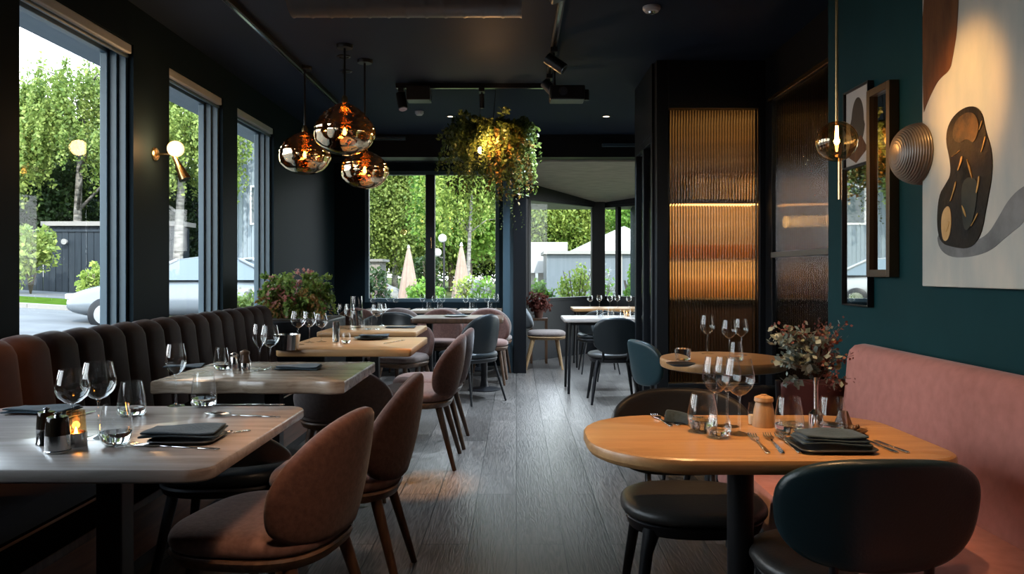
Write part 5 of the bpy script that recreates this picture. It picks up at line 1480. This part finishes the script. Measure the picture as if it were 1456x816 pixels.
# seen through the left windows
tree('birch_tree', 'weeping birch rising behind the dark board fence', -15.4, 27.2, 8.9, (0.1, 0, 6.1), (2.9, 2.4, 3.0), 30000, 0.20, 'birchleaf', 'birch', True, 5)
tree('birch_tree', 'weeping birch beyond the garage, left of the middle window', -12.3, 30.5, 9.2, (0, 0, 5.6), (2.8, 2.6, 3.6), 22000, 0.20, 'birchleaf', 'birch', True, 6)
tree('tree', 'deep green tree low behind the fence, at the left window frame', -18.0, 28.5, 5.5, (0, 0, 3.2), (2.6, 2, 2.3), 9000, 0.28, 'deepleaf', seed=7)
tree('tree', 'deep green tree low behind the fence, under the weeping birch', -14.3, 30.5, 5.2, (0, 0, 3.0), (2.8, 2, 2.2), 9000, 0.28, 'deepleaf', seed=17)
tree('birch_tree', 'tall birch at the left edge of the first tall window', -19.5, 33.5, 9.0, (0, 0, 5.6), (2.6, 2.4, 3.2), 14000, 0.24, 'birchleaf', 'birch', True, 8)
tree('birch_tree', 'birch hanging over the white cars beyond the middle window', -11.2, 25.6, 9.0, (0, 0, 6.0), (1.9, 1.6, 3.2), 14000, 0.2, 'birchleaf', 'birch', True, 12)
# behind the garden window
tree('tree', 'tall light green tree filling the left pane of the garden window', -6.6, 42, 11, (0, 0, 6.0), (3.6, 2.5, 5.2), 24000, 0.30, 'birchleaf', 'birch', seed=21, clumps=140)
tree('tree', 'bright maple tree filling the right pane of the garden window', -2.0, 33, 9.6, (0, 0, 5.4), (2.9, 2.4, 3.4), 16000, 0.32, 'brightleaf', seed=22, clumps=90)
tree('tree', 'light green tree behind the mullion of the garden window', -4.2, 50, 12, (0, 0, 6.4), (4.2, 2.5, 5.6), 18000, 0.4, 'birchleaf', seed=23, clumps=120)
tree('tree', 'dark conifer like tree at the left edge of the garden window', -10.2, 48, 10, (0, 0, 5.0), (3.0, 2.5, 4.8), 14000, 0.34, 'deepleaf', seed=24, clumps=90)
tree('birch_tree', 'slender white birch trunk beside the column, behind the right pane', -1.72, 27.5, 9.0, (0.2, 0, 5.2), (1.5, 1.2, 2.4), 9000, 0.2, 'limeleaf', 'birch', True, 25, 0.09)
tree('tree', 'yellow green tree farthest off behind the maple', 0.2, 56, 12, (0, 0, 6.0), (4.5, 2.5, 5.5), 16000, 0.42, 'limeleaf', seed=26, clumps=110)
# behind the bay
tree('tree', 'lime green tree above the white building seen from the bay', 2.2, 46, 9.5, (0, 0, 4.8), (3.8, 2.5, 4.2), 18000, 0.34, 'limeleaf', seed=27, clumps=110)
tree('tree', 'lime green tree above the gabled roof seen from the bay', 5.4, 50, 9.5, (0, 0, 4.8), (3.6, 2.5, 4.2), 16000, 0.36, 'limeleaf', seed=28, clumps=100)
tree('tree', 'bright green tree behind the narrow bay window', 8.6, 44, 9.0, (0, 0, 4.6), (3.4, 2.5, 4.0), 14000, 0.34, 'brightleaf', seed=29, clumps=90)

far = [('dark distant tree at the far left, beyond the birches', -24, 44, 6.5), ('dark distant tree between the fence and the garage', -18.5, 42, 6.0), ('dark distant tree behind the cars in the middle window', -16.0, 38, 5.4),
       ('dark distant tree behind the pale blue house', -13.0, 46, 6.5), ('dark distant tree low behind the timber hut', -9.5, 56, 6.0), ('dark distant tree low behind the flagpole', -13.0, 58, 7.0),
       ('dark distant tree low behind the globe lamps', -3.4, 60, 6.5), ('dark distant tree low behind the parasols', -6.6, 60, 6.5), ('dark distant tree low behind the maple', 0.5, 66, 7.0)]
far0 = tree('tree', far[0][0], far[0][1], far[0][2], 6.0, (0, 0, 3.2), (3.4, 2.2, 3.0), 7000, 0.4, 'deepleaf', seed=33, group='dark trees in the distance')
for lab, x, y, h_ in far[1:]:
    o_ = dup(far0, (x, y, gh(x) - 0.05), x, lab); o_.scale = (1, 1, h_ / 6.0)
def shrub(label, x, y, r, h, leaf, n, size, seed, flowers=None, name='shrub', z=None):
    t = thing(name, label, 'shrub', (x, y, gh(x) - 0.04 if z is None else z))
    b = B()
    rg = np.random.default_rng(seed)
    for k in range(7):
        a = rg.uniform(0, 2 * PI)
        b.tube([(0, 0, 0), (r * 0.3 * math.cos(a), r * 0.3 * math.sin(a), h * 0.5), (r * 0.7 * math.cos(a), r * 0.7 * math.sin(a), h * 0.85)], [0.02, 0.014, 0.006], 5)
    b.build('stems', M['bark'], t, sharp=180)
    p = crown_pts(n, (0, 0, h * 0.55), (r, r, h * 0.48), 26, seed, 0.4); p = p[p[:, 2] > 0.02]
    quads('foliage', leaves(p, size, 0, 0.6), M[leaf], t)
    if flowers:
        p = crown_pts(n // 6, (0, 0, h * 0.62), (r, r, h * 0.5), 20, seed + 50, 0.3); p = p[p[:, 2] > 0.05]
        quads('flowers', leaves(p, size * 0.8, 0, 0.9), flowers, t)
    return t
WF = leaf_mat('white blossoms', (0.28, 0.28, 0.26), (0.38, 0.38, 0.36), 0.3, 1)
PF = leaf_mat('pale pink blossoms', (0.2, 0.12, 0.11), (0.28, 0.2, 0.18), 0.3, 1)
shrub('small leafy shrub by the kerb in front of the fence', -9.30, 17.0, 0.34, 1.05, 'limeleaf', 900, 0.12, 41)
shrub('leafy bush at the left window frame in front of the fence', -14.0, 22.3, 0.75, 2.2, 'birchleaf', 1800, 0.16, 42)
shrub('green bush at the left end of the garden window sill', -2.85, 15.2, 0.42, 1.35, 'deepleaf', 1600, 0.09, 43, PF)
shrub('white flowering bush at the right end of the garden window', -0.62, 14.6, 0.36, 1.15, 'brightleaf', 1600, 0.08, 44, WF)
shrub('low green bush between the rocks and the first parasol', -3.8, 19.5, 0.8, 0.9, 'limeleaf', 1800, 0.11, 45)
shrub('round green bush right of the first closed parasol', -2.5, 21.5, 0.65, 1.2, 'brightleaf', 1800, 0.11, 46)
shrub('tall green bush behind the mullion, left of the second parasol', -3.3, 28.2, 0.9, 2.0, 'deepleaf', 2200, 0.14, 47)
shrub('yellow green bush right of the second closed parasol', -1.2, 20, 0.55, 1.2, 'limeleaf', 1600, 0.10, 48, WF)
shrub('leafy bush at the left end of the bay window', 0.42, 12.6, 0.28, 1.25, 'brightleaf', 1500, 0.07, 49)
shrub('tall spindly bush in the middle of the bay window', 1.05, 13.4, 0.36, 1.6, 'limeleaf', 1300, 0.075, 50)
shrub('flowering bush at the right of the bay window', 1.62, 14.4, 0.40, 1.35, 'brightleaf', 1600, 0.07, 51, WF)
shrub('leafy bush in the narrow bay window', 2.12, 13.8, 0.30, 1.4, 'brightleaf', 1400, 0.075, 52)
shrub('pale flowering bush outside the last tall window', -4.2, 11.6, 0.5, 0.95, 'birchleaf', 1400, 0.08, 53, WF)

def boulder(label, x, y, r, seed, group=None, col=None):
    rg = np.random.default_rng(seed)
    b = B(); n = 16; m = 10
    ph = rg.uniform(0, 6, 6)
    def fn(u, v):
        a = 2 * PI * u; p = PI * (v - 0.5)
        k = r * (1 + 0.16 * math.sin(3 * a + ph[0]) * math.cos(2 * p + ph[1]) + 0.10 * math.sin(5 * a + ph[2] + 3 * p))
        return (k * math.cos(a) * math.cos(p) * 1.25, k * math.sin(a) * math.cos(p), k * math.sin(p) * 0.7)
    b.grid(fn, n, m, True)
    o = b.build('boulder', M['rock'], sharp=50); o.location = (x, y, gh(x) + r * 0.25)
    return tag(o, label, 'rock', group)
M['rock'] = mat('pale granite', (0.13, 0.13, 0.125), 0.85, col2=(0.22, 0.22, 0.21), scale=4, bump=0.6)
rlab = ['pale boulder low at the left of the garden window', 'large pale boulder beside the timber hut in the garden', 'pale boulder in front of the first closed parasol', 'pale boulder left of the mullion in the garden', 'pale boulder behind the second closed parasol', 'pale boulder at the right edge of the garden window']
for (x, y, r, sd_), lab in zip([(-4.6, 24, 0.5, 61), (-5.0, 29, 0.7, 62), (-3.9, 22.3, 0.4, 63), (-2.75, 23, 0.55, 64), (-1.55, 25, 0.6, 65), (-0.95, 24, 0.5, 66)], rlab):
    boulder(lab, x, y, r, sd_, 'garden boulders')
boulder('pale rounded boulder beyond the last tall window', -5.2, 14.2, 0.45, 67)

M['parasol'] = mat('sand pink parasol cloth', (0.21, 0.15, 0.115), 0.85, col2=(0.26, 0.19, 0.15), scale=5)
def parasol(label, x, y, h, r):
    t = thing('parasol', label, 'parasol', (x, y, gh(x)), 0, 'closed garden parasols')
    n, m = 40, 14
    def fn(u, v):
        a = 2 * PI * u
        k = r * (0.10 + 0.90 * v ** 0.8) * (1 + 0.22 * math.cos(8 * a) * (0.4 + 0.6 * v))
        return (k * math.cos(a), k * math.sin(a), h - (h - 0.34) * v)
    B().grid(fn, n, m, True).build('folded_canopy', M['parasol'], t, sharp=180)
    B().tube([(0, 0, 0), (0, 0, h + 0.06)], 0.025, 10).build('pole', M['steel'], t)
    B().lathe([(0, h + 0.0), (0.05, h + 0.0), (0.02, h + 0.09), (0, h + 0.1)], n=12).build('finial', M['white'], t)
    B().lathe([(0, 0), (0.28, 0), (0.28, 0.06), (0.05, 0.10), (0, 0.10)], n=24).build('base', M['kerb'], t)
x = (581 - VX) * 24 / F; parasol('closed sand coloured parasol in front of the left garden pane', x, 24, 2.0, 0.30)
x = (656 - VX) * 22 / F; parasol('closed sand pink parasol in front of the right garden pane', x, 22, 2.05, 0.27)
# garden wooden hut, flagpole, globe lamps
t = thing('timber_hut', 'small grey timber hut behind the rocks in the garden', 'hut', (-7.4, 36, gh(-7.4)))
b = B()
for i in range(12): b.box(-1.2 + i * 0.2, -1.2 + i * 0.2 + 0.19, -0.8, -0.77, 0, 1.5)
b.build('boards', mat('weathered boards', (0.22, 0.20, 0.18), 0.8), t)
B().box(-1.2, 1.2, -0.77, 0.8, 0, 1.5).build('walls', mat('hut side', (0.16, 0.15, 0.14), 0.8), t)
B().box(-1.35, 1.35, -0.95, 0.95, 1.5, 1.62).build('roof', M['kerb'], t)
t = thing('flagpole', 'slim white flagpole in the garden, left pane', 'flagpole', (-10.0, 38.5, gh(-10.0)))
B().tube([(0, 0, 0), (0, 0, 5.6)], [0.06, 0.035], 10).build('pole', M['white'], t)
B().lathe([(0, 5.6), (0.07, 5.66), (0, 5.74)], n=12).build('finial', M['brass'], t)
t = thing('garden_lamp', 'garden lamp post with two white globes by the second parasol', 'garden lamp', (-2.38, 25.5, gh(-2.38)))
B().tube([(0, 0, 0), (0, 0, 2.3)], 0.035, 10).build('post', M['metal'], t)
for dx, dz in ((-0.05, 2.42), (-0.22, 1.95)):
    B().tube([(0, 0, dz - 0.2), (dx, 0, dz - 0.12)], 0.02, 8).build('arm', M['metal'], t)
    B().lathe([(0.14 * math.sin(PI * i / 12), -0.14 * math.cos(PI * i / 12)) for i in range(13)], (dx, 0, dz), 18).build('globe', M['white'], t, sharp=180)
# buildings seen from the bay
M['shed'] = mat('blue grey sheet metal', (0.065, 0.085, 0.10), 0.55, col2=(0.08, 0.10, 0.118), scale=2, stretch=(8, 8, 0.2))
t = thing('metal_shed', 'blue grey sheet metal shed seen through the bay window', 'shed', (2.9, 25.5, -0.1))
B().box(-1.9, 3.2, 0, 3, 0, 1.92).build('walls', M['shed'], t)
B().box(-2.0, 3.3, -0.15, 3.1, 1.92, 2.02).build('roof_edge', M['kerb'], t)
for x_ in (0.55, 2.0): B().box(x_ - 0.04, x_ + 0.04, -0.05, 0.0, 0, 1.92).build('downpipe', M['kerb'], t)
B().box(-1.9, -1.2, -0.06, -0.01, 0.0, 1.2).build('door', M['shed'], t)
t = thing('white_gable', 'white gabled roof rising behind the metal shed', 'roof', (4.45, 33, -0.1))
B().add([(-2.2, 0, 2.2), (2.6, 0, 2.2), (0.15, 0, 3.3), (-2.2, 4, 2.2), (2.6, 4, 2.2), (0.15, 4, 3.3)], [(0, 1, 2), (5, 4, 3), (0, 3, 4, 1), (1, 4, 5, 2), (2, 5, 3, 0)]).build('roof', mat('white roof', (0.34, 0.34, 0.34), 0.6), t)
B().box(-2.1, 2.5, 0.1, 3.9, 0, 2.2).build('walls', M['shed'], t)
t = thing('white_building', 'low white building at the left of the bay view', 'building', (1.07, 28.9, -0.1))
B().box(-0.9, 0.85, 0, 3, 1.3, 2.45).build('upper_wall', mat('white render', (0.28, 0.29, 0.30), 0.7), t)
B().box(-0.9, 0.6, 0.3, 3, 0, 1.3).build('lower_wall', M['kerb'], t)
for x_ in (-0.3, 0.45): B().box(x_ - 0.05, x_ + 0.05, 0.02, 0.12, 0, 1.3).build('post', M['white'], t)
b = B()
t = thing('timber_post', 'thin rusty garden post outside the narrow bay window', 'post', (2.02, 15.2, -0.1))
B().tube([(0, 0, 0), (0, 0, 1.3)], 0.03, 10).build('post', M['rust'], t)
B().lathe([(0, 1.3), (0.04, 1.3), (0.02, 1.36), (0, 1.36)], n=10).build('cap', M['metal'], t)
# pale clad building beyond the last left window
t = thing('clad_house', 'pale blue clad house seen through the last tall window', 'house', (-9.0, 27.5, gh(-9)))
b = B()
for i in range(18): b.box(-1.3 + i * 0.15, -1.3 + i * 0.15 + 0.135, -0.03, 0.0, -0.3, 6.2)
b.build('cladding', mat('pale blue cladding', (0.17, 0.21, 0.24), 0.6), t)
B().box(-1.3, 1.4, 0, 4, -0.3, 6.2).build('walls', mat('house wall', (0.15, 0.18, 0.21), 0.6), t)
B().box(-1.5, 1.6, -0.4, 4.2, 6.2, 6.4).build('roof', M['kerb'], t)
fr = B().box(-0.45, 0.35, -0.06, -0.03, 2.6, 4.0).build('window', M['white'], t)
B().box(-0.38, 0.28, -0.07, -0.06, 2.67, 3.93).build('pane', mat('dark pane', (0.05, 0.07, 0.08), 0.05), fr)

# ---------------------------------------------------------------- light
w = bpy.data.worlds.new('sky'); S.world = w; w.use_nodes = True
nt = w.node_tree
bg = nt.nodes['Background']
tc = nt.nodes.new('ShaderNodeTexCoord'); sx = nt.nodes.new('ShaderNodeSeparateXYZ')      # bright hazy sky, whiter towards the horizon
nt.links.new(tc.outputs['Generated'], sx.inputs[0])
cr = nt.nodes.new('ShaderNodeValToRGB'); e = cr.color_ramp.elements
e[0].position = 0.0; e[0].color = (0.20, 0.21, 0.20, 1)
e[1].position = 1.0; e[1].color = (0.42, 0.60, 0.85, 1)
for p_, c_ in ((0.49, (0.20, 0.21, 0.20, 1)), (0.51, (0.98, 0.99, 1.0, 1)), (0.66, (0.84, 0.93, 1.0, 1))):
    q = e.new(p_); q.color = c_
mr = nt.nodes.new('ShaderNodeMapRange'); mr.inputs['From Min'].default_value = -1; mr.inputs['From Max'].default_value = 1
nt.links.new(sx.outputs['Z'], mr.inputs['Value']); nt.links.new(mr.outputs[0], cr.inputs['Fac'])
nt.links.new(cr.outputs['Color'], bg.inputs['Color'])
bg.inputs['Strength'].default_value = 4.5

sd_ = bpy.data.lights.new('sun', 'SUN'); sd_.energy = 4.5; sd_.angle = R(0.6); sd_.color = (1.0, 0.93, 0.82)
so = bpy.data.objects.new('sun', sd_); COL.objects.link(so)
so.rotation_euler = Vector((-0.22, 0.72, -0.66)).to_track_quat('-Z', 'Y').to_euler()

# warm ceiling spots without fixtures
spot((0.50, 1.95, 2.78), (0.62, 2.2, 0.75), WARM, 120, 36, 0.8)
spot((0.95, 1.2, 2.78), (1.42, 2.0, 0.75), (1.0, 0.62, 0.36), 20, 60, 0.8)
spot((0.30, 2.34, 2.55), (1.5, 2.53, 1.74), (1.0, 0.50, 0.15), 125, 22, 1.0)
spot((0.27, 1.75, 2.75), (-0.66, 2.38, 0.60), (1.0, 0.66, 0.42), 22, 26, 0.9, 0.14)
spot((0.10, 0.60, 2.70), (-0.74, 2.22, 0.47), (1.0, 0.62, 0.40), 60, 15, 0.9, 0.10)  # added fill light for the nearest chair seat
spot((-0.55, 1.75, 2.78), (-0.64, 2.34, 0.47), (1.0, 0.62, 0.38), 60, 22, 0.9, 0.10)
spot((0.27, 2.6, 2.75), (-0.66, 3.0, 0.60), (1.0, 0.66, 0.42), 28, 22, 0.9, 0.12)
spot((-0.75, 2.55, 2.78), (-0.78, 3.0, 0.48), (1.0, 0.62, 0.38), 45, 20, 0.9, 0.10)
spot((0.27, 4.3, 2.75), (-0.62, 4.95, 0.65), (1.0, 0.66, 0.42), 60, 18, 0.9)
spot((-0.60, 4.45, 2.78), (-0.53, 4.40, 0.0), (1.0, 0.48, 0.16), 230, 16, 0.9)
spot((-0.95, 4.95, 2.78), (-1.0, 5.05, 0.75), WARM, 30, 26, 0.8)
spot((-1.45, 2.75, 2.78), (-1.98, 2.85, 0.75), (1.0, 0.42, 0.2), 150, 28, 0.9)
spot((0.02, 5.85, 2.78), (-0.10, 6.75, 2.22), (1.0, 0.50, 0.16), 32, 26, 0.9)
spot((0.95, 4.0, 2.78), (1.1, 4.1, 0.75), WARM, 26, 34, 0.7)
# added cool spots standing in for daylight at the back and in the bay
DAY = (0.66, 0.83, 1.0)
for x_, y_, z_, e_ in ((-0.6, 8.15, 2.8, 60), (0.45, 6.9, 2.8, 150), (0.45, 8.7, 2.8, 80), (0.9, 10.0, 2.25, 18), (-1.1, 9.3, 2.5, 35), (0.10, 5.6, 2.8, 90)):
    spot((x_, y_, z_), (x_, y_ + 0.05, 0), DAY, e_ * 2.5, 95, 1.0, 0.05)
def area(loc, sx, sy, rot, col, e):
    d = bpy.data.lights.new('shelf light', 'AREA'); d.shape = 'RECTANGLE'; d.size = sx; d.size_y = sy; d.energy = e; d.color = col
    o = bpy.data.objects.new('shelf_light', d); COL.objects.link(o); o.location = loc; o.rotation_euler = rot
AMB = (1.0, 0.60, 0.22)
area((2.35, 7.15, 2.10), 1.6, 0.06, (R(25), 0, 0), AMB, 8)
area((2.35, 7.15, 1.29), 1.6, 0.06, (R(25), 0, 0), AMB, 9)
area((2.35, 7.15, 2.75), 1.6, 0.06, (R(20), 0, 0), AMB, 2.2)
area((1.9, 6.42, 1.75), 1.3, 0.05, (R(60), 0, 0), AMB, 7)
point((2.6, 5.0, 2.3), AMB, 9, 0.1)
point((2.52, 6.2, 1.62), AMB, 5, 0.05)
cp = cc.location; point((cp.x, cp.y, cp.z + 0.045), (1, 0.45, 0.12), 0.12, 0.01)

# ---------------------------------------------------------------- render look
S.view_settings.view_transform = 'Standard'
S.view_settings.look = 'None'
S.view_settings.exposure = 0.75
S.view_settings.gamma = 1.0
S.view_settings.use_curve_mapping = False
c = S.cycles
c.use_denoising = True
try: c.denoiser = 'OPENIMAGEDENOISE'
except Exception: pass
c.max_bounces = 10; c.diffuse_bounces = 4; c.glossy_bounces = 4; c.transmission_bounces = 8; c.transparent_max_bounces = 24
c.caustics_reflective = False; c.caustics_refractive = False
c.sample_clamp_indirect = 6.0
c.blur_glossy = 0.5
